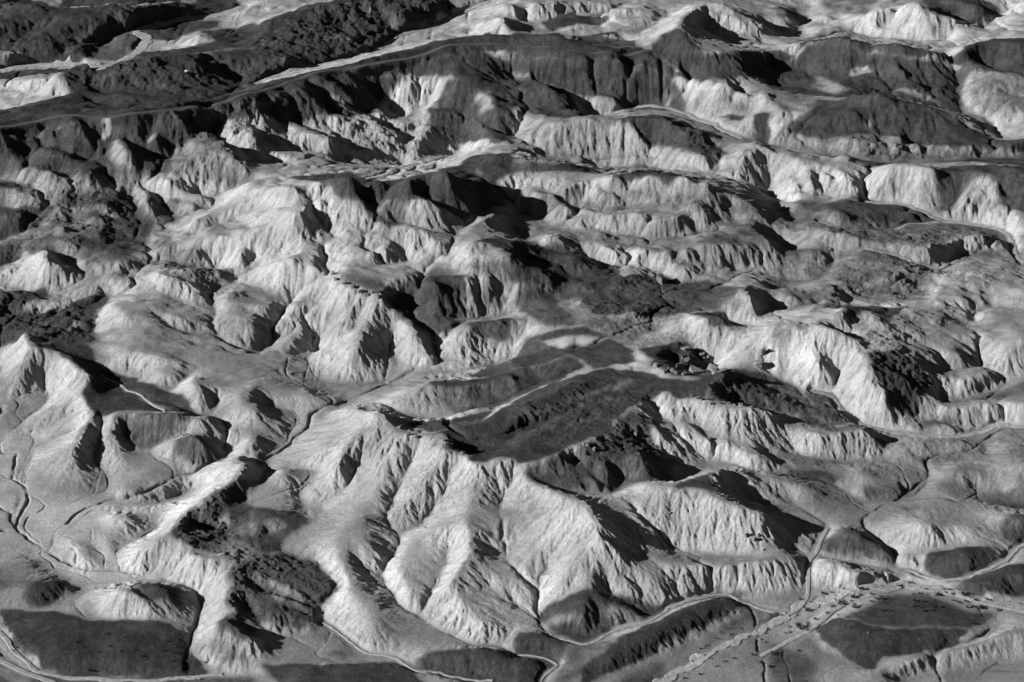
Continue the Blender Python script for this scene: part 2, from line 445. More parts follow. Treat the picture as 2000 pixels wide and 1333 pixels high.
r-745 9350 330 -826 9432 278 -972 9626 175 -1070 9674 107 -1191 9636 76
w-921 9357 206 -1050 9443 138 -1194 9516 86 -1235 9538 73
w-971 9238 182 -1135 9311 130 -1282 9402 66
q-848 9399 242 -1026 9520 145
r-745 9350 330 -690 9274 298 -658 9221 295 -603 9140 292 -552 9133 288 -443 9142 291 -386 9168 293 -354 9063 296 -380 8974 300 -264 8943 293 -227 8875 293 -191 8814 285 -156 8873 286 -78 8872 295 -43 8888 297
r-611 9408 219 -426 9432 214 -294 9536 197 -204 9569 216 -90 9538 226
v-672 9436 220 -598 9312 233 -465 9301 239 -357 9380 235 -179 9419 230 -90 9527 219
r-460 9203 270 -337 9243 274 -169 9292 283 -82 9395 292 0 9484 296
p-335 9148 271 -226 9179 269 -44 9256 274
v-262 9105 220 -189 9081 201 -130 9069 217 -44 9100 232
r-657 9208 294 -624 9116 265 -629 9050 228 -690 8951 180 -729 8874 160 -722 8751 146 -759 8656 123
w-516 9128 249 -557 9029 182 -627 8815 130 -653 8768 118 -651 8662 111
w-774 9184 266 -821 9095 201 -857 9005 146 -879 8947 123 -912 8903 108 -972 8836 83 -1033 8785 65 -1019 8709 61
r-380 8976 294 -399 8891 241 -469 8828 214 -500 8717 184 -583 8665 143 -638 8628 125
w-286 8942 269 -328 8871 196 -373 8687 154 -378 8618 140
r-78 8856 301 -113 8798 249 -183 8698 221 -222 8559 203
w-49 8782 243 -42 8692 183 -63 8562 157
q-1263 9044 138 -1268 8959 132
q-1051 8939 119 -1020 8902 109 -1088 8853 89
w-1127 8954 76 -1180 8900 59 -1158 8818 52 -1121 8731 47
v-1219 9163 91 -1080 9084 88 -1091 9041 81
q-962 8724 96 -878 8735 106 -811 8808 126
r-43 8888 297 0 8861 277 43 8834 269 84 8700 270 174 8606 288 275 8508 301 383 8430 302 407 8348 297
r329 8467 303 274 8450 273 226 8427 256
r43 8838 270 28 8756 226 21 8529 178
w84 8673 245 138 8510 191
v14 8820 236 -28 8676 193
r57 8842 284 177 8867 302 249 8897 309 287 8985 302 403 9034 305 508 9138 294 649 9315 287 668 9395 296 742 9517 294 769 9589 279
p0 8923 289 144 9019 289 329 9207 286 518 9361 281 715 9570 290
p0 9022 279 146 9214 291 402 9428 277 790 9677 281
q416 9400 275 513 9412 286
r0 9303 298 148 9356 284 313 9452 271 420 9529 274
v0 9180 226 74 9271 231 222 9362 246 313 9427 260
p74 9387 309 225 9553 299 380 9709 298 614 9822 279 808 9846 283
v92 8783 242 211 8701 228 351 8673 199 507 8699 175 588 8777 167
r255 8829 264 339 8762 239 464 8701 186
r379 8945 284 427 8885 287
v322 8929 235 454 8841 248 422 8717 209
r430 8767 260 486 8726 212 521 8717 176
r483 8864 284 509 8796 251 566 8766 186
v619 8866 241 654 8817 179
r678 8928 294 719 8899 278 770 8878 225 828 8864 162
r787 9278 270 834 9207 252 810 9165 227 838 9138 217 927 9144 188
r626 9300 283 697 9250 278 780 9273 264
v657 9178 253 770 9192 185 909 9082 149 1012 8993 136 1103 9121 125
v828 8854 160 911 8906 140 997 8988 131
v776 9571 263 826 9513 227 895 9415 215 1003 9379 219
r860 9355 233 998 9327 239 1042 9318 234 1143 9199 206 1208 9191 208 1302 9094 178 1380 9083 191 1447 9088 178
v1097 9142 138 1169 9118 127 1306 9044 143 1422 9048 141
v882 9246 229 953 9206 202 1062 9159 145
v1065 9400 215 1107 9276 194 1209 9263 193 1302 9168 191 1375 9102 188
r890 9610 310 978 9573 292 980 9499 287 1033 9510 298 1104 9463 291 1220 9435 298 1341 9447 300 1416 9449 281 1483 9433 265
r890 9610 310 865 9555 281 881 9468 270 1007 9345 241
r980 9499 287 1059 9428 242 1065 9398 217
r1220 9435 298 1211 9310 242 1210 9206 210
p1056 9613 308 1110 9528 296 1132 9622 321
r1110 9544 313 1143 9661 325 1218 9735 327 1288 9837 341
r1191 9519 293 1166 9656 302
v1214 9654 251 1326 9619 218 1476 9593 198
r1253 9772 306 1333 9784 274 1405 9730 243 1483 9666 226
v1359 9951 252 1429 9865 228 1504 9776 217
v978 10217 168 1009 10099 179 1104 10097 162 1218 10209 127 1120 10287 167
r915 9951 304 912 9807 313 1029 9748 320 1130 9768 318 1223 9785 326 1288 9837 341
r749 10166 277 896 10010 290 1050 10153 230 1105 10314 197 1090 10345 217
p868 10169 266 997 10285 231
r0 10065 189 158 10115 197 260 10128 208 333 10207 219
v0 9776 155 62 9819 157 148 9905 157 249 9945 184 501 10023 221 706 10080 243
r103 10108 174 180 10000 144
r16 10067 170 62 9884 155
r290 10062 208 337 10042 192
p114 10553 153 160 10312 189 0 10243 163 321 10339 211 609 10341 237
v601 10351 232 674 10204 239 786 10102 249
r118 10482 162 121 10388 167 0 10463 71
r593 8740 190 680 8698 246 755 8676 264 869 8621 278 972 8602 274 1040 8579 272 1130 8506 262 1223 8469 253 1339 8447 222
p842 8709 256 948 8722 264
r1164 8847 262 1085 8760 257 1061 8703 251 1072 8613 250
r1164 8847 262 1056 8760 273 972 8753 252 893 8727 244
v1255 8879 216 1305 8871 195
v1161 8780 194 1248 8773 149 1377 8699 103
v1537 10053 213 1619 9945 184 1710 9866 184 1782 9833 189 1897 9808 163 1930 9716 145 2021 9592 111 2058 9547 112 2235 9505 90 2381 9480 85 2611 9488 72 2779 9568 73 2864 9609 75 2984 9599 72 3154 9605 65
q1607 10184 348 1604 10128 289 1651 10024 203
r1755 10108 335 1802 10038 311 1799 9955 302 1864 9904 260 1926 9875 214 1915 9841 180
q1695 10110 298 1725 9999 225
v1549 10112 253 1559 10055 239 1582 9971 205
v1906 10054 302 1962 9980 253 1943 9941 212 1911 9833 175
r2029 10070 364 2081 9946 342 2114 9815 327 2074 9795 311 2138 9693 264 2181 9670 242 2148 9623 229 2207 9601 168 2243 9565 118
q2016 9901 297 1969 9800 203
v2346 9706 186 2339 9636 121 2380 9595 92
v2213 9931 307 2317 9833 246 2381 9747 215
r2067 9793 304 2217 9691 230
r2148 9920 321 2275 9832 282 2359 9770 247
q2263 10102 338 2392 10060 298 2447 9921 268 2566 9897 201 2587 9838 181
q2378 9720 196 2558 9653 173 2679 9689 178 2874 9704 170 3016 9684 163 3185 9687 156
q2395 9727 191 2357 9661 142
v2392 9619 96 2627 9572 79 2946 9636 77
v2434 9613 116 2492 9680 130
q2455 9531 130 2559 9556 123
v2545 9837 137 2565 9782 133 2670 9802 131 2805 9893 132 2943 9996 146 3069 10038 158 3248 10060 157
v2825 10252 222 2822 10181 188 2678 10065 198 2594 10032 189
w2851 10169 185 2953 10102 200 3031 10091 183
q2858 10004 222 2680 9895 211
p2970 10174 264 3117 10280 297 3317 10370 277
q2721 10120 266 2652 10172 274
r1491 9666 217 1590 9661 203 1692 9610 171 1715 9599 142
v1507 9796 205 1657 9755 175 1796 9640 153
q1753 9611 170 1871 9542 175 1926 9535 136
v1483 9585 185 1620 9577 155 1797 9534 145 1899 9511 141
r1481 9565 184 1585 9486 173 1711 9325 191 1865 9310 182 1903 9369 190 1992 9368 199
q1527 9314 163
v1456 9357 197 1550 9310 139 1596 9244 101
v1596 9244 101 1638 9228 103 1810 9185 86 1964 9218 74 2115 9242 77
r1992 9368 199 2040 9327 164 2084 9291 108 2106 9280 80
v2142 9417 110 2183 9376 82
q2185 9330 127 2266 9285 129 2420 9382 114 2584 9378 107 2687 9318 74
v2197 9289 83 2338 9245 75 2494 9283 69
w2630 9440 78 2718 9387 67 2695 9318 65 2576 9320 72
q2787 9294 123 2858 9283 129
q1931 9050 143 1968 9010 134 2057 9001 97
v2126 9223 80 2164 9100 78 2243 9053 73
q2436 9026 124 2509 9035 136 2648 8980 85 2710 8920 55
q2302 8944 73 2345 8917 99 2468 8805 69
w2317 9091 66 2293 9044 62 2309 9009 58 2223 8898 52 2120 8843 49 1935 8808 58
w2575 8998 57 2563 8903 48 2577 8831 44 2799 8796 33 2953 8784 30
w1421 9034 132 1551 9012 107 1741 8966 93 1822 8920 80 1922 8770 57
q1503 9102 128 1578 9128 138 1440 9191 125
q1646 9075 111 1753 9050 101
q1416 8895 181 1506 8867 173 1610 8833 152 1696 8819 119
v1485 8855 147 1509 8794 101 1555 8706 91
q1906 8869 96 2016 8879 81 2132 8932 98
q2738 9087 138 2850 9077 153 3015 9092 145
q2779 8937 112 2811 8873 84 2961 8843 83
v2513 12496 233 2681 12442 232 2871 12361 223 2986 12236 208 3072 12203 203 3221 12209 191 3379 12131 176 3444 12014 170 3422 11804 169 3443 11589 164 3625 11538 157
w2124 12065 271 2304 11991 240 2632 12043 206 2783 12133 215 2976 12186 211
w2348 11606 268 2583 11548 261 2698 11441 226 2820 11432 201
w2348 11606 268 2154 11566 214 2136 11498 198 2075 11373 191 1990 11312 173 1892 11344 158 1695 11368 174
w3350 11810 186 3000 11674 201 2942 11565 205 2922 11504 195 2820 11432 201 2795 11390 193
w2218 11066 172 2299 11106 189 2421 11075 186 2540 11025 183 2620 11004 184
q2902 12566 385 2763 12604 359 2707 12527 311 2656 12471 260
q3056 12689 393 3235 12652 399 3442 12549 433 3641 12566 425 3875 12660 386
v2771 12523 313 2776 12470 265
q2859 12524 363 2957 12484 330 2914 12371 268
v3009 12467 337 3000 12369 239
r3258 12468 347 3177 12335 324 3102 12278 230
r3341 12520 364 3274 12361 333 3167 12231 220
r3422 12475 384 3403 12362 332 3283 12278 259 3243 12238 207
v3201 12591 334 3169 12466 307 3068 12248 233
v3246 12388 301 3149 12233 220
v3317 12373 298 3221 12221 205
r3403 12313 314 3470 12186 281 3517 12069 264 3457 11913 236 3491 11804 189 3676 11755 183
v3474 12434 331 3560 12145 279 3729 12020 282
r1982 12881 271 2025 12631 286 2108 12532 243
q1931 12928 272 1888 12838 176
v1861 12745 119 2103 12489 231 2292 12507 229
v2063 12812 280 2127 12547 262
r2080 12857 323 2124 12640 354 2149 12581 288
v2210 12527 240 2234 12761 302
r2240 12769 309 2390 12603 349 2455 12514 297 2514 12501 236
r2341 12642 342 2334 12573 291
v2549 12632 296 2525 12517 244
r2741 12589 365 2646 12576 360 2584 12514 307 2655 12467 256
q1989 12365 296 2026 12231 310 2095 12120 266
q1877 12588 162 1850 12248 233
q2172 12128 346 2277 12101 338 2312 12064 286
q2432 12254 300 2718 12299 260 2832 12165 240
v2115 12075 281 1899 12059 239
r2001 11833 288 2129 11761 326 2252 11700 335 2380 11663 309 2556 11657 297 2627 11573 307 2749 11522 303 2775 11506 271
v2165 11658 238 2349 11614 274
v2722 11443 244 2800 11480 236
p2630 11813 273 2807 11809 265 3000 11869 237
r2802 11574 307 2905 11646 292 3005 11733 261
v2858 11604 244 2986 11705 226
q3063 11796 261 3206 11803 268 3343 11784 198
q1769 11801 229 1831 11799 235 1946 11672 251
v1845 11740 180 1946 11661 237 2101 11595 268
q1995 11545 301 2147 11591 236
q1760 11526 272 1833 11452 201
v1967 11492 239 2048 11437 208
q1959 11359 208 2066 11383 206
q2335 11424 282 2479 11456 276 2556 11388 251
q2320 11267 253 2393 11197 258 2468 11136 260
q2247 11339 237 2177 11387 232
q2532 11263 264 2619 11270 270 2709 11283 245
r2698 11088 279 2740 11073 253 2694 10831 281 2633 10883 245
v2724 11048 237 2661 11002 194
v2548 11079 193 2693 11176 202
q2760 11166 273 2876 11079 297 2868 10833 280
q2257 11134 242 2093 11172 242 1928 11195 212
w1661 11108 217 1806 11210 147 1927 11184 198
q2953 11127 302 2992 11022 279 3043 10782 250
w2909 11015 254 3006 10986 240 3005 10901 227 3055 10846 203 2948 10775 198 2917 10662 191
q3141 11091 291 3264 10908 307 3448 10900 289
q2967 10700 255 3056 10559 272 3147 10405 289 3323 10393 276
q2689 10772 292 2757 10674 250 2869 10612 226
q2372 10608 293 2534 10621 322 2637 10500 285 2726 10336 271
w2654 10708 278 2755 10661 238 2826 10596 216
r1557 10311 374 1678 10278 400 1710 10218 404 1775 10162 381
r1830 10375 349 1879 10204 434 1973 10139 410 2077 10083 378
v1760 10435 318 1828 10358 340
v1945 10328 320 2070 10280 261
r1948 10373 368 2014 10403 398 2106 10485 410 2204 10469 364 2249 10352 362
v2067 10408 350 2174 10406 315
r2275 10407 351 2288 10380 329 2400 10317 299
q2301 10633 307 2357 10614 289
q1720 10939 296 1792 10858 304 1830 10805 257
v1633 10863 208 1747 10790 227 1876 10826 237 2189 10989 172
q1881 10885 281 1923 10821 267
q1985 10871 307 2108 10947 260
q2070 11037 271 2129 11057 214
q1854 10597 326 1967 10694 313 2000 10688 298
v2030 10751 247 2096 10804 238
p459 10896 248 577 10739 253 670 10957 245 1010 11022 232 1271 11112 244 1406 11179 219 911 10801 249 738 10666 263 1165 10855 222
v294 11006 249 587 10982 247 914 11091 239 1022 11175 222 1147 11149 239 1360 11170 252
w404 10470 259 565 10454 240 766 10418 195
p244 10577 244 377 10936 227 487 10531 259
q0 11376 400 232 11395 343 464 11367 342
r376 11282 331 514 11312 312 601 11320 265 686 11284 235
v367 11226 273 508 11124 256
v86 11331 317 302 11362 264
r110 11108 330 177 11092 338 235 11042 316 286 11052 282
v168 11057 299 277 11005 259
q469 11001 317 592 11112 281
r664 11037 299 829 11116 279 897 11111 263
v588 10996 254 672 10995 254
r701 11250 270 771 11306 305 857 11282 255 911 11310 232
v614 11220 256 699 11205 254
r374 11514 316 481 11597 296 650 11478 323 816 11502 320 864 11433 321 991 11389 308 1033 11367 299 1079 11294 297 1128 11360 279
v480 11538 256 622 11392 230
v714 11327 243 845 11369 251 915 11380 246 1002 11259 228 1076 11212 227
r856 11447 319 863 11386 271
q1150 11310 277 1094 11236 249
r1150 11310 277 1238 11223 236
v1107 11182 228 1193 11192 232 1346 11193 241
r992 11405 319 1035 11419 351 1209 11446 357 1432 11510 337 1656 11553 317 1735 11553 307
v1031 11335 277 1128 11352 269 1249 11356 257 1379 11354 244 1700 11429 202
v1293 11363 254 1171 11486 310
v1472 11472 326 1546 11391 250
v1070 11515 286 1106 11413 278
v947 11349 251 996 11305 234
q1412 11344 253 1449 11199 238
q1494 11238 267 1674 11206 206
r64 12230 356 244 12142 360 395 12033 379
v64 12183 322 226 12107 326 395 11988 335 462 12136 313
r477 12051 371 625 11944 370 757 11912 389 854 11902 403 938 11830 401 1088 11818 407 1201 11899 405 1333 11881 398
v576 12043 325 702 12033 330
v937 11787 373 951 11877 371
v355 11817 291 497 11813 283 709 11794 287 883 11737 313 1175 11733 286 1329 11787 304
v465 11951 357 393 11899 292
r477 12051 371 571 11885 308 567 11787 295
v573 11970 348 570 11862 290
r676 11882 378 755 11827 306
v765 11887 366 926 11738 327
r1097 11812 400 1185 11765 305
v1181 11864 377 1284 11786 305
v0 12137 323 181 12092 283 338 11850 285
r0 12070 323 118 12095 292 267 11862 289
v0 11858 292 88 11729 283
r616 11714 338 669 11692 300 750 11563 302
v762 11771 283 969 11685 274
q772 11660 325 925 11709 321 1002 11667 292
q841 11493 345 1020 11557 315 1230 11676 327 1319 11699 336 1536 11749 332 1715 11632 347
v1000 11513 287 831 11588 291
r88 11678 299 192 11571 337 261 11578 401 335 11575 383 348 11541 351
v183 11547 319 400 11505 291
v339 11521 332 446 11604 312
r64 12271 382 272 12221 434 474 12301 459 567 12332 455 680 12255 518 794 12339 511 952 12246 521
v73 12257 368 218 12170 357
r182 12218 410 308 12167 398 435 12151 346
v210 12255 389 436 12173 346
r474 12301 459 509 12230 391 562 12145 354
r566 12310 445 634 12183 431 768 12122 388 947 12090 383
v584 12279 419 814 12135 392
v792 12260 446 841 12161 430 902 12109 394
r727 12271 501 780 12216 436
r871 12243 503 905 12175 444 1064 12116 430 1253 12117 449 1302 12073 459
q951 12223 502 1030 12170 466
q1005 12213 487 1101 12155 482 1116 12101 457
q1128 12173 504 1209 12172 514 1263 12147 476
r953 12276 548 1174 12201 550 1351 12150 533 1467 12196 454
v1269 12219 484 1346 12069 470 1459 12268 394
v561 12137 347 766 12077 359 1055 11961 377 1175 12029 405
q577 12076 360 703 12072 371
q781 12017 376 985 11996 386
r1169 11949 416 1246 11935 459 1330 11964 419 1343 11902 398
v1358 11951 386 1468 11972 357 1513 12060 357
q1345 12044 452 1567 12093 421 1597 12025 392
v1499 12305 397 1621 12235 368 1799 12320 311
p1697 11949 377 1521 11962 361
q1636 12061 406 1767 12083 376
q1463 11824 356 1638 11810 362
v1330 11814 331 1560 11882 300
r1094 10534 303 1210 10498 340 1302 10453 345 1282 10391 323 1203 10393 286 1114 10476 288
v1346 10668 225 1388 10586 203 1483 10566 213
v971 10478 241 897 10551 166 812 10495 186
q986 10584 259 1054 10516 258 1127 10397 211
r988 10490 244 969 10445 213
q1252 10397 293 1360 10364 301 1468 10254 305
r1440 10917 330 1478 10746 360 1514 10675 323 1519 10628 283
q1334 10751 293 1413 10718 301 1455 10639 277
v1332 10710 268 1440 10638 259
v1631 10944 261 1613 10777 234 1468 10594 245
q1502 10949 333 1662 11121 224
c-1171 11087 340 -1163 11039 335 -1094 10966 334 -1003 10863 339 -903 10846 319 -834 10802 323
r-1179 11167 301 -1064 11121 352 -948 11027 327 -753 10992 331
p-963 10885 346 -840 10909 335
r-835 10816 320 -760 10950 314 -679 11003 321 -557 11106 310 -432 11134 308 -303 11079 330
q-644 11153 308 -560 11188 329 -478 11256 315 -349 11240 360
v-1159 11026 316 -1095 10959 314 -1015 10887 294 -902 10819 301 -830 10785 304
r-1156 11037 308 -1287 11010 228 -1383 10863 199 -1496 10726 148
r-1012 10848 295 -1044 10811 244 -1126 10758 169 -1227 10729 81
q-874 10767 303 -904 10688 242 -942 10514 213 -957 10387 205
q-826 10790 301 -751 10742 233 -619 10561 207 -549 10428 185
w-1144 11041 297 -1239 10923 206 -1375 10755 152 -1411 10672 102
w-1011 10828 282 -1104 10691 185 -1245 10673 111
w-891 10767 294 -973 10712 193 -990 10493 178
w-1402 11034 178 -1507 10808 125 -1502 10676 109
q-1313 10785 136 -1399 10577 134
w-766 10710 203 -701 10529 129
v-765 10860 266 -676 10892 212 -463 10753 218 -381 10761 186
q-707 10672 195 -616 10483 193
v-724 10694 202 -632 10476 188
w-381 10767 183 -216 10789 148 -50 10849 150 0 10863 157
r-507 10928 385 -441 10895 313 -382 10849 253 -266 10846 213
r-647 10800 203 -575 10652 187
q-545 10727 194 -419 10639 175
r-301 11007 361 -268 10979 319
v-352 11022 344 -267 10930 296
v-234 10991 322 -267 10912 277
r-134 11027 341 -167 10991 331 -217 10945 270 -266 10862 228
q-134 11027 341 0 11051 311
v0 11010 284 17 10971 257
q-92 10993 293 -50 10905 197
q-327 10606 183 -294 10603 203 -172 10650 207 0 10636 204
r-327 10606 183 -293 10530 168
v-213 10618 158 -49 10556 136
q-90 10625 201 0 10570 137
r-298 11303 434 -188 11336 442 0 11440 417
v-293 11236 395 -221 11263 406 -154 11326 404
q-119 11241 440 0 11196 438
q-261 11131 394 -119 11221 417
v-349 11249 365 -435 11273 363 -561 11213 336
q-177 11115 364 -51 11097 373
r-1560 11948 591 -1480 11941 589 -1400 11921 545 -1342 11851 508 -1411 11662 534 -1471 11635 508 -1440 11572 470 -1371 11537 401 -1327 11515 363 -1274 11495 344 -1210 11462 359 -1140 11463 378
v-1291 11872 508 -1154 11670 445 -1118 11649 426
v-1357 11784 451 -1261 11680 411 -1149 11561 361
r-1169 11636 441 -1061 11582 409
r-1140 11463 378 -1236 11442 331 -1287 11343 340 -1292 11207 329 -1264 11155 288 -1170 11068 321
v-1239 11352 288 -1187 11146 283
r-1140 11463 378 -1118 11384 349 -1118 11264 321
q-1074 11153 364 -949 11045 333 -806 11033 339 -656 11077 354
q-1062 11339 370 -985 11198 343 -815 11187 338 -731 11217 333
v-1073 11136 344 -949 11031 321
q-1550 11795 485 -1743 11903 407
q-1771 12171 465 -1557 11920 584
v-1755 11987 389 -1507 11808 479
q-1479 11631 501 -1585 11687 437 -1730 11776 378
v-1736 11834 400 -1610 11756 435
q-1681 11677 413 -1625 11627 388 -1531 11459 332
w-1609 11545 349 -1530 11444 320 -1699 11451 259
q-1322 11460 370 -1500 11254 354 -1696 11413 239
v-1699 11451 259 -1427 11354 315
q-1290 11287 338 -1497 11202 303 -1678 11259 237
v-1695 11395 219 -1498 11228 328
q-1266 11100 306 -1366 11119 211 -1660 11083 191
v-1672 11177 183 -1492 11119 230
q-1553 10901 227 -1629 10820 193
w-1418 10955 199 -1507 10807 125
r-1140 11463 378 -1073 11500 399 -885 11561 433 -703 11581 457 -641 11537 458 -546 11538 434 -358 11614 365
q-885 11547 434 -792 11603 428 -704 11591 447
v-860 11228 324 -703 11309 304 -561 11220 337
r-995 11375 400 -940 11307 385 -852 11238 328
v-983 11426 367 -819 11253 316
r-905 11327 427 -821 11310 374 -708 11323 306
q-824 11389 422 -749 11394 344 -671 11355 305
r-649 11525 459 -646 11414 373 -661 11329 308
v-579 11458 361 -525 11392 345 -394 11324 349
r-606 11526 434 -480 11359 380 -427 11278 366
v-549 11593 404 -367 11611 357
r-288 11635 423 -210 11691 435 -98 11902 398 0 12198 335
v-97 11760 365 0 11925 329
v-350 11620 362 -274 11772 379 -144 12063 365 0 12267 359
q-350 11643 381 -279 11635 422
r-1341 11988 612 -1111 11917 681 -939 11950 619 -817 11973 590 -716 11924 630 -588 12038 629 -453 12022 675
r-1279 11960 557 -1275 11797 532
r-1039 11849 586 -1001 11784 528 -927 11698 500 -833 11569 453
v-1023 12085 493 -951 11798 484 -843 11592 452
r-817 11966 583 -872 11665 514 -842 11564 455
v-851 11910 530 -835 11614 470
r-724 11883 590 -720 11792 553 -716 11647 436
r-714 11871 586 -552 11761 548 -456 11736 473 -472 11644 418
v-585 11900 496 -539 11855 496
r-526 11769 539 -404 11755 474 -282 11766 392
v-476 11827 490 -282 11750 380
r-453 12005 663 -407 11930 579 -354 11896 517 -230 11829 421
v-319 11914 509 -144 12063 365
r-411 12073 634 -303 12001 539 -99 12064 385
r-236 12253 548 -100 12282 437 -18 12274 371
v-212 12442 428 -91 12197 395
v-1154 11665 438 -1050 11539 410 -957 11571 404 -877 11564 441 -835 11585 441 -716 11637 429 -619 11622 419
q-1041 11550 423 -966 11584 417
v-557 11596 412 -446 11643 400 -282 11747 376
q-665 11719 519 -576 11658 470 -471 11614 423
q-461 11586 426 -350 11683 410 -315 11655 404
w-2926 11118 145 -2767 11091 149 -2617 11160 163 -2482 11077 180 -2321 11045 211 -2323 11136 222 -2357 11173 242 -2538 11352 192 -2558 11372 201 -2450 11447 194 -2346 11546 175
w-2617 11160 163 -2621 11042 165 -2637 10856 156 -2650 10744 139 -2659 10644 107
w-2318 11637 267 -2260 11571 211 -2155 11458 217 -2011 11413 191 -1977 11480 188 -1786 11372 240 -1706 11493 239
q-1779 12224 442 -1868 12121 419 -1990 11997 375 -2197 11876 352
v-1755 11987 389 -1983 11922 331 -2196 11858 340
q-1716 11664 400 -1942 11619 334 -2217 11679 287 -2347 11653 269
v-2084 11697 336 -1910 11912 335 -1729 11758 367
w-2478 11952 239 -2355 11967 241 -2150 11818 280
q-2447 11836 272 -2383 11769 274
q-2108 11546 310 -2191 11490 260
q-1796 11502 331 -1805 11413 287
w-1921 11565 282 -1978 11486 194
q-2089 11270 261 -1911 11342 245
q-2179 11145 283 -2054 11147 254
r-2331 11251 298 -2231 11120 315 -2103 11085 275 -1952 10992 199
v-2303 11369 241 -2183 11413 210
v-2316 11126 227 -2203 10996 216 -2072 10943 177
w-1929 11121 173 -1912 11183 179 -1773 11241 189 -1668 11153 195
q-1940 11234 231 -1864 11223 208
q-1800 11019 252 -1858 10936 228 -1659 10651 187 -1603 10589 164
w-1972 11063 173 -1890 10900 180 -1894 10806 172 -1895 10690 167 -1798 10563 132
q-2561 10898 237 -2440 10695 257 -2461 10555 192
q-2301 10850 262 -2254 10803 239
q-2156 10714 247 -1987 10651 187
w-2276 10774 217 -2108 10635 187 -1985 10617 150
q-2394 10898 247 -2231 10660 229
v-2465 11041 194 -2331 11006 211
r-3313 11646 263 -3145 11689 272 -3001 11648 301 -2871 11679 257
r-3103 11520 323 -3073 11379 322 -2998 11332 288 -2830 11352 206
v-3086 11671 213 -2957 11564 225 -2986 11523 206
q-3127 11408 280 -3334 11508 184
v-3663 11730 227 -3467 11721 228 -3312 11670 242 -3281 11605 225 -3369 11578 179
q-3074 11243 207 -2932 11246 177
q-2684 11309 204 -2851 11269 175 -2542 11245 216
v-3578 11337 131 -3382 11313 134 -3238 11250 137 -3001 11144 133
r-2873 11419 255 -2844 11423 282 -2780 11366 214
v-2975 11472 211 -2755 11365 205
q-2766 11393 230 -2657 11429 270 -2527 11420 255 -2369 11493 220
q-2703 11531 260 -2513 11590 251
r-3101 11874 303 -3048 11847 326 -3007 11785 267
v-3102 11814 263 -2999 11785 257
q-3207 11984 283 -3073 12146 249
r-2656 12517 346 -2564 12352 337 -2554 12190 348 -2513 12143 310 -2515 12074 262 -2469 12011 251
v-2704 12439 279 -2639 12319 251 -2523 12065 246
v-2514 12414 290 -2345 12197 246 -2302 12100 250
r-2629 12518 335 -2517 12438 299 -2319 12354 296
q-2422 12317 322 -2300 12219 276
q-2889 12213 308 -2796 12204 313 -2666 12110 255
v-2837 12141 241 -2687 12159 223
q-2940 11953 287 -2849 12039 288 -2792 11915 265
q-3036 12260 298 -2874 12380 315
v-3072 12131 236 -2979 12031 232 -2627 11977 227 -2500 12024 235
q-2957 11847 267 -2763 11764 266
v-2799 11708 244 -2603 11832 215 -2451 11774 213
q-2647 11620 276 -2564 11633 260
q-2471 11650 252 -2391 11644 245
p-3146 12361 323 -2875 12393 329 -2721 12438 294
q-3417 12560 347 -3286 12629 399 -3156 12446 396 -3147 12376 337
r-3320 12652 389 -3218 12654 388 -3068 12465 388
v-3162 12351 323 -3247 12283 257 -3303 12180 214 -3395 11979 206 -3523 11931 169 -3708 11881 174
q-3892 12718 360 -3686 12715 352 -3523 12623 361 -3415 12548 342
v-3395 12534 328 -3180 12349 328
q-3832 12483 371 -3617 12434 372 -3410 12323 349 -3239 12223 294
q-3819 12388 294 -3610 12365 301 -3496 12348 299 -3383 12254 290
v-3414 12539 336 -3678 12658 305 -3880 12645 317
v-3811 12326 235 -3602 12306 247 -3321 12289 265
r-3772 12188 274 -3560 12149 287 -3368 12103 293 -3209 12200 275
r-3757 12124 260 -3547 12086 276 -3403 12055 285 -3274 12075 263
v-3752 12076 213 -3541 12034 220 -3392 11966 212 -3272 12047 234
q-3298 11977 266 -3183 11987 262
q-2967 12428 404 -2856 12554 360 -2814 12465 338
v-3062 12406 334 -2793 12437 310
r-2553 12543 395 -2435 12578 430 -2342 12562 407
q-2585 12496 375 -2414 12422 387 -2177 12354 356
q-2328 12428 324 -2243 12358 334
v-2243 12448 265 -2127 12416 279 -2060 12480 301
q-2115 12516 366 -2007 12536 368
v-2193 12534 358 -1939 12500 343
v-2268 12181 263 -2043 12279 279
q-2302 12242 295 -2150 12207 311
q-1843 12325 488 -1786 12292 462
p-3564 11296 154 -3337 11140 163 -3265 10806 107 -3025 10857 118
q-3126 10958 160 -2927 11017 177 -3028 10883 142
q-2875 10750 136 -2749 10755 161
q-3191 11061 165 -3067 11075 167
v-3166 10913 98 -2924 10988 145 -2759 11000 139
r2046 14794 536 2238 14817 550 2401 14868 599 2652 14746 680 2798 14719 645 2895 14655 612 3093 14614 665 3300 14580 617 3522 14630 588 3602 14620 603 3855 14745 647 4102 14642 672 4366 14756 629
q2235 14785 534 2400 14848 578
v2133 15455 367 2325 15180 440
v2798 15070 546 2991 15151 462 3105 15183 462 3215 15305 453
v3293 15044 499 3463 15068 457 3695 15181 428
v3760 15191 448 3993 15458 435
r2354 13879 489 2516 13763 517 2685 13720 554 2788 13697 586 2882 13657 568 3080 13633 524 3324 13588 468 3543 13640 384 3689 13413 316
v2041 14402 374 2384 14265 414 2549 14008 437 2711 14062 430 3025 14101 410 3315 13994 375 3653 13843 326 3684 13561 299
q2069 14670 441 2230 14695 443 2329 14641 441 2393 14337 420
v2378 14690 434 2409 14367 409
r2563 14641 540 2429 14635 498 2377 14686 436
q2715 14502 480 2785 14557 493 2851 14498 459
q2574 14190 474 2703 14017 442
v2569 14484 442 2811 14172 427
r2844 14530 481 2956 14297 424 3004 14213 411
v2838 14575 520 2913 14368 463 2986 14231 416
r2909 14564 524 3063 14335 453 3326 14228 406 3310 14028 384
r3045 14533 579 3132 14280 495 3307 14242 422
v3080 14472 535 3190 14293 447 3333 14091 381
r3277 14538 566 3343 14345 472
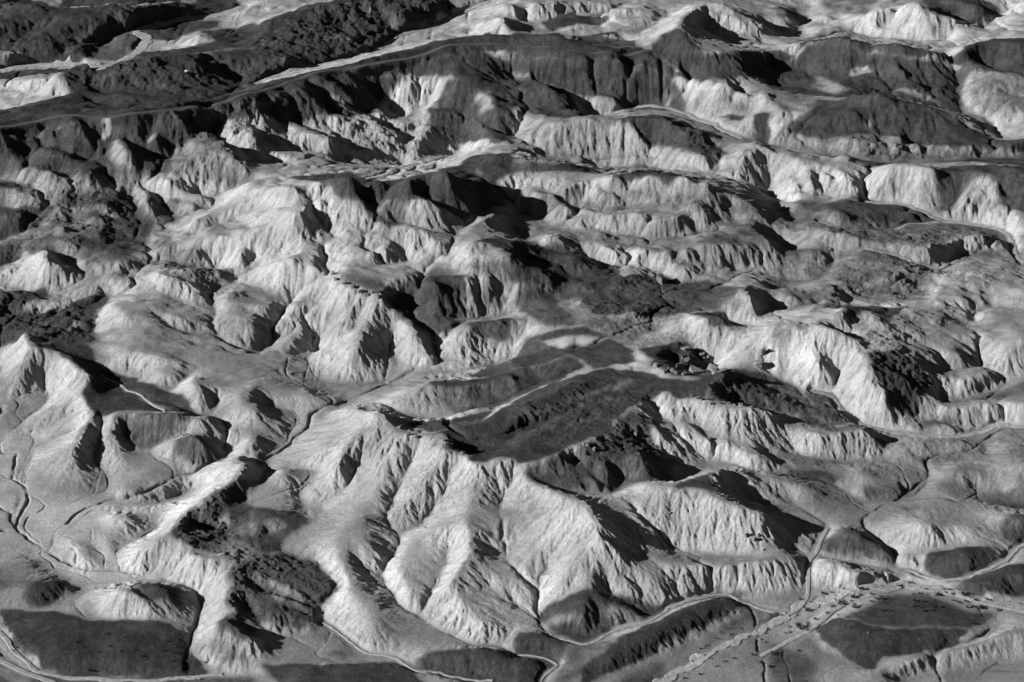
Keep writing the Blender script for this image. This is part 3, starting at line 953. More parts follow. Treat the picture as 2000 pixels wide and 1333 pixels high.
v3278 14455 497 3329 14252 430
r3494 14712 515 3507 14506 500 3338 14135 419
v3527 14495 483 3574 14383 414 3510 14263 393 3563 13962 366 3633 13847 335
r3665 14495 559 3921 14275 519 4045 14315 510 4290 14377 489
v3740 14631 522 3915 14488 452
q3563 14065 467 3742 14148 490 3953 14178 490
v3643 14030 415 3639 13892 371
q3885 13857 438 3774 13800 417 3636 13692 363
r3885 13857 438 3926 13751 394 4130 13688 393
v3686 13623 316 3712 13472 313
r3452 13408 402 3599 13419 334
r3452 13408 402 3272 13562 446
p2133 13534 426 2317 13456 456
q2116 13569 454 2321 13496 472 2613 13495 514
q2905 13466 484 3193 13395 407
q2413 13411 401 3000 13407 402
v2284 13154 322 2690 12983 325 3027 12992 321 3278 13044 321 3785 13114 317 4009 13155 308
r2637 13267 375 2647 13144 352 2745 13024 329
r2779 13363 378 2786 13093 321
r2912 13297 394 2795 12986 334
r2943 13201 401 3010 13136 386 3011 13075 349
r3090 13248 372 3098 13127 359 3225 13024 329
v2954 13332 338 2932 13097 319
v3061 13229 338 3019 13053 327
r3192 13134 387 3340 13149 391 3639 13183 377
q3389 13113 396 3419 13043 342
q3617 13096 392 3794 13197 403 4021 13250 397
v2435 13141 343 2555 13038 333
q2471 13147 382 2492 13014 354
q2500 13223 413 2650 13180 389
r3523 16015 563 3246 16027 513 3082 16024 443 2936 16134 347
r3523 16015 563 3555 15871 529 3889 15803 434 4074 15884 348
q3492 15953 525 3338 15868 448 3143 15874 363
q3509 15798 518 3414 15777 420 3280 15735 329
q3554 15719 474 3621 15680 406 3637 15615 347
v3371 16037 415 3142 15859 345
v3457 15846 455 3306 15756 333
v2958 15957 300 3267 15718 320 3757 15643 313
v2456 15924 263 2536 16108 272 2600 16328 282 2704 16676 313
v2913 16261 305 2704 16093 301
q2692 15871 341 2812 15930 368
q2744 16251 380 2875 16192 352
v4087 15933 331 4275 16222 341 4435 16419 348
q4682 15932 459 4393 15776 490 4234 15822 405 4144 15888 335
r3853 16317 478 4063 16127 504 4285 16146 402
v3859 16175 369 4069 15980 375
q2273 16370 389 2409 16267 422 2482 16184 366
q2241 16084 352 2462 16015 340
q2177 15567 410 2376 15770 305
v2237 16023 313 2495 15982 291
q4444 16272 469 4500 16238 503 4778 16326 482
q3796 15592 378 3865 15677 419
q-105 14645 692 0 14667 685 313 14616 746 623 14505 665 1040 14519 638
q0 14595 623 516 14397 643 930 14392 607 1288 14308 529 1483 14174 523 1670 14103 539
r1083 14546 634 1209 14730 696 1343 14850 727 1406 14574 695 1533 14446 637 1702 14471 622 1826 14559 613 2078 14795 536
v1611 15582 416 1757 15371 431 1838 15111 464
r1343 14850 727 1458 15439 614 1562 15751 591 1685 15879 596 1796 15867 611 1936 15779 536 2184 15644 441
r1683 15844 572 1789 15758 531 1944 15625 506 2178 15582 416
r1595 15727 553 1580 15639 478 1670 15622 426
v1677 15756 532 1808 15705 502
r1914 15637 478 1986 15453 426
v1871 15634 433 1886 15536 397
v1719 15680 452 1814 15494 411
q1473 15998 510 1356 15923 465 1206 15686 450 1110 15566 433
v0 15480 474 22 15461 457
r22 15861 555 124 15945 504 101 15794 449
r226 15951 596 146 15890 511 124 15827 450
r374 16028 571 316 15908 516 213 15807 468
r591 16071 557 682 16019 456
r707 16119 542 682 16019 456
r432 16065 559 453 15952 479
q798 16111 521 970 16111 473
v101 15783 441 315 15830 458 681 15996 450 852 16003 432
v270 15907 540 213 15807 468
q289 15630 492 564 15892 477 839 15969 443
v66 15490 470 322 15565 445 501 15646 446 785 15759 432
q463 15486 483 665 15572 472
q875 15798 494 1070 15888 523 1133 15998 534
q778 15612 464 948 15675 477 1069 15852 488
v529 15439 442 660 15387 425 768 15345 428 932 15344 417 1064 15168 433
q746 15372 465 855 15372 488 933 15371 442
q598 15204 454 762 15238 465
q999 15599 480 1117 15720 497 1214 15846 514
q989 15875 574 788 15861 508
r620 14398 594 608 14308 528 659 14254 461
v663 14426 573 608 14276 497
v906 14482 520 927 14278 496 863 14192 419 892 14137 375
r977 14457 551 894 14218 453
r806 14388 587 783 14278 496 668 14193 397
v472 14146 393 574 14119 360 591 13992 322
r1238 14296 490 1234 14201 416 1220 14111 341
v1397 14345 472 1371 14119 403 1364 13998 341
r1465 14197 515 1411 14124 445 1359 14074 377
v568 13917 308 793 13947 301
v850 14070 302 1026 14120 321 1227 14064 326 1419 13905 312 1556 13751 319 1591 13600 325 1724 13440 326
q601 14015 346 652 14041 401 734 14053 418 921 14101 356
v793 13962 312 610 13949 306
q919 14039 315 1122 14020 311
r0 14419 455 134 14339 495 285 14077 516 450 14098 411
q0 14257 460 113 14156 455 254 13996 450 445 13937 418 558 13942 330
v0 14332 455 207 14280 408 409 14104 387
q0 13919 415 203 13942 374 400 13727 393
r70 13851 430 20 13711 356 -20 13612 321
v0 13537 265 60 13631 302
q60 13782 360 149 13661 397 393 13478 453 541 13497 456 787 13491 463 935 13506 473 1112 13504 479 1222 13390 451
r149 13661 397 79 13420 334 196 13336 305
q197 13463 380 313 13378 382 362 13323 320 292 13202 255
v370 13200 240 421 13335 337 402 13421 397 444 13514 423
q294 13362 357 253 13211 251
r511 13466 452 609 13418 387 509 13338 335 399 13201 245
q687 13415 399 685 13333 327 624 13223 215
v857 13191 191 830 13276 266 755 13384 359 690 13491 411
r815 13441 431 881 13365 356 870 13314 303 868 13215 218
r884 13456 446 958 13342 365 1044 13277 318
v1021 13173 214 1037 13315 292 1028 13338 304
v924 13456 425 980 13370 354
r973 13463 443 1078 13377 351
r1048 13332 306 1165 13192 301 1295 13022 340 1415 12971 340 1430 12886 270
v1152 13106 232 1164 13178 296
v1030 13154 201 1412 12898 265
v585 13197 183 847 13180 180
r1112 13504 479 1176 13414 441 1312 13264 407
v1290 13721 384 1337 13543 348 1426 13654 336
r1287 13325 414 1447 13357 401 1474 13319 364
v1154 13343 365 1289 13189 333
q1260 13207 368 1368 13101 359 1380 13008 346
v1464 13305 349 1549 13157 315
r1670 14103 539 1621 13994 494 1578 13931 421 1518 13900 357
q1471 13969 396 1440 13940 353
r1670 14103 539 1724 14028 524 1765 13932 517 1969 13867 520
v1785 14001 475 1962 13798 504
v1694 13881 429 1780 14129 443
r1702 13995 493 1750 13850 441 1830 13820 394
v1664 14021 484 1692 13852 408
r1820 13946 469 1875 13784 423
q1373 14149 414 1499 14086 459
v1574 13849 345 1756 13781 382 1957 13713 419
r1832 13590 435 1943 13608 449
v1810 13544 390 1814 13450 322 1912 13290 334
r1789 13188 402 1677 13024 370 1526 12907 285
r1789 13188 402 1882 13074 401
v1582 13096 320 1431 12895 266
r1882 13065 395 1700 12960 355 1651 12826 296
v1826 13052 338 1876 12955 285
r-56 12629 483 0 12614 479 139 12569 503 371 12578 469 564 12719 374 709 12776 317
v58 13143 300 193 13102 286 369 13182 237
r0 13216 354 153 13035 365 144 13002 328
r1925 13632 461 2089 13598 464 2136 13574 452 1999 13401 405 1940 13292 365 1954 13250 361
v1918 13518 358 1940 13354 329
q2001 13011 376 2061 12955 378 2123 12718 385
v1912 13290 334 2076 13194 331 2271 13070 341
r2193 12952 389 2266 12674 394
r2399 12938 405 2471 12897 382 2563 12749 352
v2469 12875 360 2678 12918 342
v2200 12926 369 2376 12652 382
q2656 12656 401 2856 12658 461 3030 12583 442
v2581 12741 345 2718 12886 355
q-1936 13645 624 -1737 14001 609 -1388 14184 617 -991 14386 641 -482 14660 687 -210 14704 705 0 14683 701
q-1921 13516 611 -1653 13768 600 -1477 14031 598 -1290 14225 591 -836 14334 541 -680 14300 521 -316 14133 549 0 14366 464
v-2020 14269 456 -1934 14419 455 -1593 14769 417 -1149 15132 411 -949 15643 384 -656 15892 381 -461 16249 380 -199 16528 386
q-2156 15457 528 -1848 15689 554 -1567 15807 584 -1250 15919 589 -913 15914 538 -772 16032 523
p-2088 14871 503 -1793 15102 479 -1460 14983 464 -1373 15263 480
r-1800 14578 552 -1717 14680 526 -1602 14640 441
q-2060 14641 529 -1905 14656 513
r-1542 15599 503 -1402 15643 500 -1159 15290 436
v-1552 15573 477 -1218 15366 444 -1110 15193 413
r-1609 15761 565 -1407 15722 520 -1236 15649 474 -958 15611 394
v-1401 15635 491 -1072 15671 409
r-1249 15881 549 -1225 15841 515 -1190 15799 459
v-1315 16005 508 -1258 15818 488
r-986 15794 519 -1053 15753 451 -1017 15689 415
r-975 15788 521 -855 15799 412
v-1139 15880 479 -1052 15724 426
r-861 15988 514 -714 15949 421
r-750 16040 508 -562 16192 447 -539 16162 409
q0 15922 594 -297 16107 451 -408 15935 413
q0 15586 565 -99 15542 591 -233 15617 474 -357 15628 412
v-509 15501 409 0 15261 526
r-99 15542 591 0 15279 531
r-1704 13670 583 -1526 13627 484 -1326 13573 421
v-1747 13698 563 -1524 13582 438 -1386 13558 384
r-1586 13789 592 -1452 13697 500 -1343 13659 419
v-1545 13963 527 -1339 13707 390
r-1493 13970 577 -1331 13943 534 -1219 13884 471 -977 13994 354
v-1492 13941 545 -1269 13871 444 -1109 13837 350
q-1429 13898 508 -1301 13774 449 -1211 13741 398
r-1786 13607 576 -1752 13531 511 -1683 13498 450 -1657 13434 444
v-1857 13600 537 -1720 13465 442 -1682 13371 406
r-1917 13469 587 -1857 13411 505 -1873 13270 457
r-1645 13645 520 -1513 13573 442 -1500 13505 395
v-1676 13512 434 -1519 13485 371
r-1184 14145 523 -1127 14168 472 -1055 14128 400
v-1168 14178 490 -1054 14115 394
r-1029 14272 520 -1027 14219 474 -1045 14140 417
r-803 14297 533 -924 14188 443 -1061 14047 377
r-780 14213 498 -849 14118 426 -971 14068 336
v-777 14078 375 -745 14042 335
r-687 14195 483 -715 14077 376
r-501 14151 500 -581 14057 405 -690 13954 347 -867 13820 313
v-646 14161 431 -704 14039 336 -823 13953 315
q-921 14093 370 -804 13975 328
v-960 14048 322 -846 13988 302 -894 13933 280
r-986 13817 379 -1097 13669 373 -1223 13487 370 -1395 13411 348
r-1034 13612 374 -908 13476 322 -820 13449 259 -799 13419 229
v-1013 13730 316 -757 13573 219
q-972 13909 343 -861 13896 316
q-1377 13235 408 -1516 13281 442 -1655 13414 452 -1683 13377 414
v-1693 13078 369 -1463 13166 317
r-1674 13388 420 -1684 13091 373
r-1527 13302 444 -1537 13141 332
r-1377 13235 408 -1472 13165 322
r-1376 13217 405 -1283 13239 344 -1168 13219 269
q-1379 13451 353 -1167 13511 329
v-1302 13454 299 -1140 13382 275
q-1165 13323 300 -1084 13284 294
v-1171 13264 271 -1033 13199 193
r-582 13772 353 -609 13672 318 -711 13457 277 -780 13437 237
q-589 13986 421 -666 13874 367 -810 13688 333 -894 13573 326
v-818 13616 276 -733 13740 291
r-675 13842 390 -524 13836 382 -261 13744 332 -108 13356 370 0 13232 373
r-619 13661 317 -462 13714 248 -310 13635 237 -107 13254 349 0 13188 365
v-739 13409 243 -556 13496 165 -318 13503 146
r-421 13691 225 -400 13583 140
q-210 13686 334 -60 13575 335
v-181 13886 449 -365 13932 377 -59 13342 355
q-212 13951 510 -110 13797 461 0 13729 381
q0 13668 373 -60 13635 364
r-790 13418 218 -709 13410 254 -659 13330 180
v-718 13383 243 -419 13515 92
q-1034 13227 223 -861 13242 165
q-1725 12770 389 -1577 12985 376 -1365 12960 366 -1263 12976 318
v-1869 12963 406 -1780 13013 385
v-1866 12910 356 -1756 12940 333 -1631 12900 277
r-1839 12946 402 -1701 12994 393 -1549 13075 349
v-1258 13114 250 -1187 13191 238
q-1123 13113 229 -932 13143 196
v-894 13337 199 -795 13269 121
r-549 12805 312 -302 12808 434 -149 12688 508 -19 12645 506
r-1024 13615 373 -1097 13489 317 -1070 13372 290
q-3939 13023 586 -3741 13073 586 -3384 13196 604 -3077 13123 643 -2791 13130 651 -2440 13331 640 -1936 13645 624
q-3919 12941 580 -3715 12965 588 -3156 13031 623 -2789 13110 638 -2342 13311 617 -1922 13519 609
q-4018 13321 550 -3811 13353 559 -3558 13533 562 -3415 13780 542 -3191 13652 538
r-3542 14079 596 -3761 14202 513 -4047 14285 439 -4263 14242 442
r-3539 14066 596 -3485 13992 580 -3400 13891 519 -3673 13911 461 -3925 13760 422 -4132 13706 415
v-3617 14144 502 -3813 14170 449 -4041 14242 401 -4259 14208 407
v-3691 14085 459 -3988 14007 381 -4194 13935 376
q-3458 14119 597 -3396 14217 605 -3095 14253 613 -2804 14369 637 -2437 14655 568 -2082 14811 502
q-3354 14077 548 -3067 14069 551
v-3234 14000 481 -2955 13976 484 -2947 13989 495
q-2933 14184 574 -2765 14062 511
v-3240 13773 481 -2873 13524 519 -2367 13820 474 -2019 14254 451
q-3224 13813 519 -2874 13819 527 -2771 13674 508
r-2947 13997 503 -2730 14022 483
v-2913 14017 469 -2726 13988 474
q-2638 13900 507 -2549 13976 500 -2404 13868 477
r-2574 13943 513 -2492 13908 462
r-2505 14355 620 -2396 14336 519 -2241 14216 443
v-2472 14592 547 -2211 14457 431 -2118 14209 424
q-2577 14194 570 -2522 14129 497
r-2378 14540 587 -2054 14567 479
v-4394 14732 376 -4174 14787 371 -3996 14940 367 -3678 14964 369 -3535 14894 372 -3372 14832 388 -3240 14931 392 -3109 15119 416 -3081 15408 429 -3191 15603 432 -3120 15831 413 -2866 16005 402 -2551 16192 387 -2404 16395 381
v-3467 14996 392 -3384 15489 413 -3202 15597 434
q-3230 15201 444 -3205 15368 443
q-4327 14479 403 -4114 14547 397 -3740 14759 387
r-2591 15205 556 -2693 15197 479 -2838 15125 431
q-2591 15205 556 -2474 15258 481 -2151 15380 473
v-3012 15191 425 -2842 15141 419 -2732 15147 440
q-2986 14777 537 -2762 14705 540
p-3014 15537 432 -2784 15835 400 -2887 15430 422
q-2497 15800 412 -2304 16071 428 -2257 16268 446
v-2606 15778 408 -2331 15812 390
q-2273 15638 432 -2200 15784 441
q-4444 14973 448 -4238 15093 437 -3918 15156 516 -3878 15385 540 -3532 15599 572 -3260 15744 559 -3034 15921 536 -2930 16015 469
q-3813 15154 483 -3539 15416 484 -3252 15683 532
q-3854 15067 434 -3604 15173 454
q-3599 15039 444 -3471 15024 404
v-3749 15054 382 -3664 15244 429
r-4096 14963 471 -4001 14997 425 -3877 14994 381
r-4446 14991 468 -4207 14979 471 -4096 14963 471
v-4488 15179 506 -4259 15218 506 -4075 15364 502 -3894 15451 518
q-4517 15331 576 -4288 15380 576 -4007 15589 564 -3600 15782 581 -3330 15839 586
r-3600 15782 581 -3396 15888 581 -3231 15944 528
q-4669 15941 576 -4425 15954 572 -4095 15770 631 -3916 15837 557
v-4661 15867 500 -4415 15878 503 -3988 15982 492 -3795 16146 486 -3327 16084 482
q-2896 16112 509 -2783 16160 446 -2771 16144 427
r-3072 16017 539 -2933 16035 475
q-3804 16206 514 -3227 16178 511
v-3223 16144 486 -2812 16426 419
v-3700 13026 523 -3612 12911 478 -3516 12886 406
v-3643 13076 534 -3581 13019 465 -3521 12909 407
v-3516 12886 406 -3468 12612 409
r-3691 12922 555 -3648 12874 503 -3660 12821 454 -3698 12823 463 -3904 12821 467
r-3665 13009 540 -3585 12953 471 -3544 12884 438
r-3553 13097 526 -3536 13042 486 -3512 12948 432
r-3484 12967 465 -3500 12939 436 -3511 12843 404
r-3484 12967 465 -3253 12736 479 -3104 12679 452 -2853 12609 401
v-3469 13008 428 -3234 12850 442 -3074 12785 398
q-3606 12824 443 -3529 12677 413
r-3447 13129 513 -3338 12931 510 -3238 12882 459
v-3390 13095 526 -3294 12939 497 -3202 12839 456
v-3216 13024 585 -3173 12926 533 -3082 12871 484 -3007 12852 441
r-3279 13040 559 -3248 12949 503 -3163 12805 491
r-3134 13002 604 -3108 12935 540 -3038 12890 487
v-3134 13087 581 -3061 12980 532 -2988 12985 509
r-3039 13099 597 -3034 13055 563 -2990 12999 513
r-2963 13108 603 -2967 13054 563 -2992 13011 519 -3015 12912 477
q-2949 13068 578 -2926 13023 534 -3034 12916 486 -2983 12836 468
v-2917 13032 541 -2873 12981 511
r-2875 12993 516 -2911 12919 485 -2913 12803 441 -2811 12593 417
r-2862 12931 531 -2728 12697 505 -2690 12607 442
q-2864 12815 487 -2758 12636 470
v-3002 12824 442 -2909 12777 431 -3039 12805 410
r-2848 13027 554 -2738 12973 514 -2650 12945 485
v-2854 12993 526 -2677 12908 438 -2516 12830 399 -2467 12876 390
r-2674 13157 614 -2652 13116 569 -2597 13057 541
q-2628 13149 577 -2589 13079 563
r-2656 12988 497 -2592 12958 520 -2524 12920 464 -2459 12896 413
v-2734 13037 570 -2664 13040 507
v-2555 13017 517 -2503 12946 433
r-2578 12925 513 -2628 12924 483 -2634 12829 451
r-2560 13165 622 -2504 13078 553 -2507 13001 482 -2479 12910 417
r-2446 13163 612 -2372 13076 534 -2385 13007 480 -2459 12903 420
r-2425 13206 585 -2361 13198 527 -2226 13104 482 -2000 12828 471
v-2385 13242 550 -2302 13189 530 -2183 13188 438 -2011 12959 407
v-2344 13137 510 -2399 12952 431
q-2331 12907 490 -2210 13001 503 -2051 12805 501 -1929 12633 461
r-2377 12638 459 -2158 12760 499 -1976 12641 468 -1877 12578 434
v-2449 12892 404 -2307 12850 442
v-2043 13062 416 -1928 12981 408 -1922 12768 394
r-2339 13279 598 -2263 13395 532 -2183 13347 468
v-2283 13411 557 -2202 13341 470 -2168 13295 447
r-2194 13483 581 -2108 13388 514 -1985 13326 476
v-2117 13480 551 -2033 13318 479 -2041 13141 457
r-2159 13307 463 -2123 13348 499 -2063 13332 494
q-2077 13146 496 -2002 13243 509 -1874 13044 485
v-1962 13393 512 -1909 13315 439
r-2041 13451 604 -1973 13410 526 -1940 13348 468
q-3399 12641 417 -3217 12510 463
q-3056 12543 469 -2971 12474 448
q-3409 12789 447 -3275 12689 448
"""
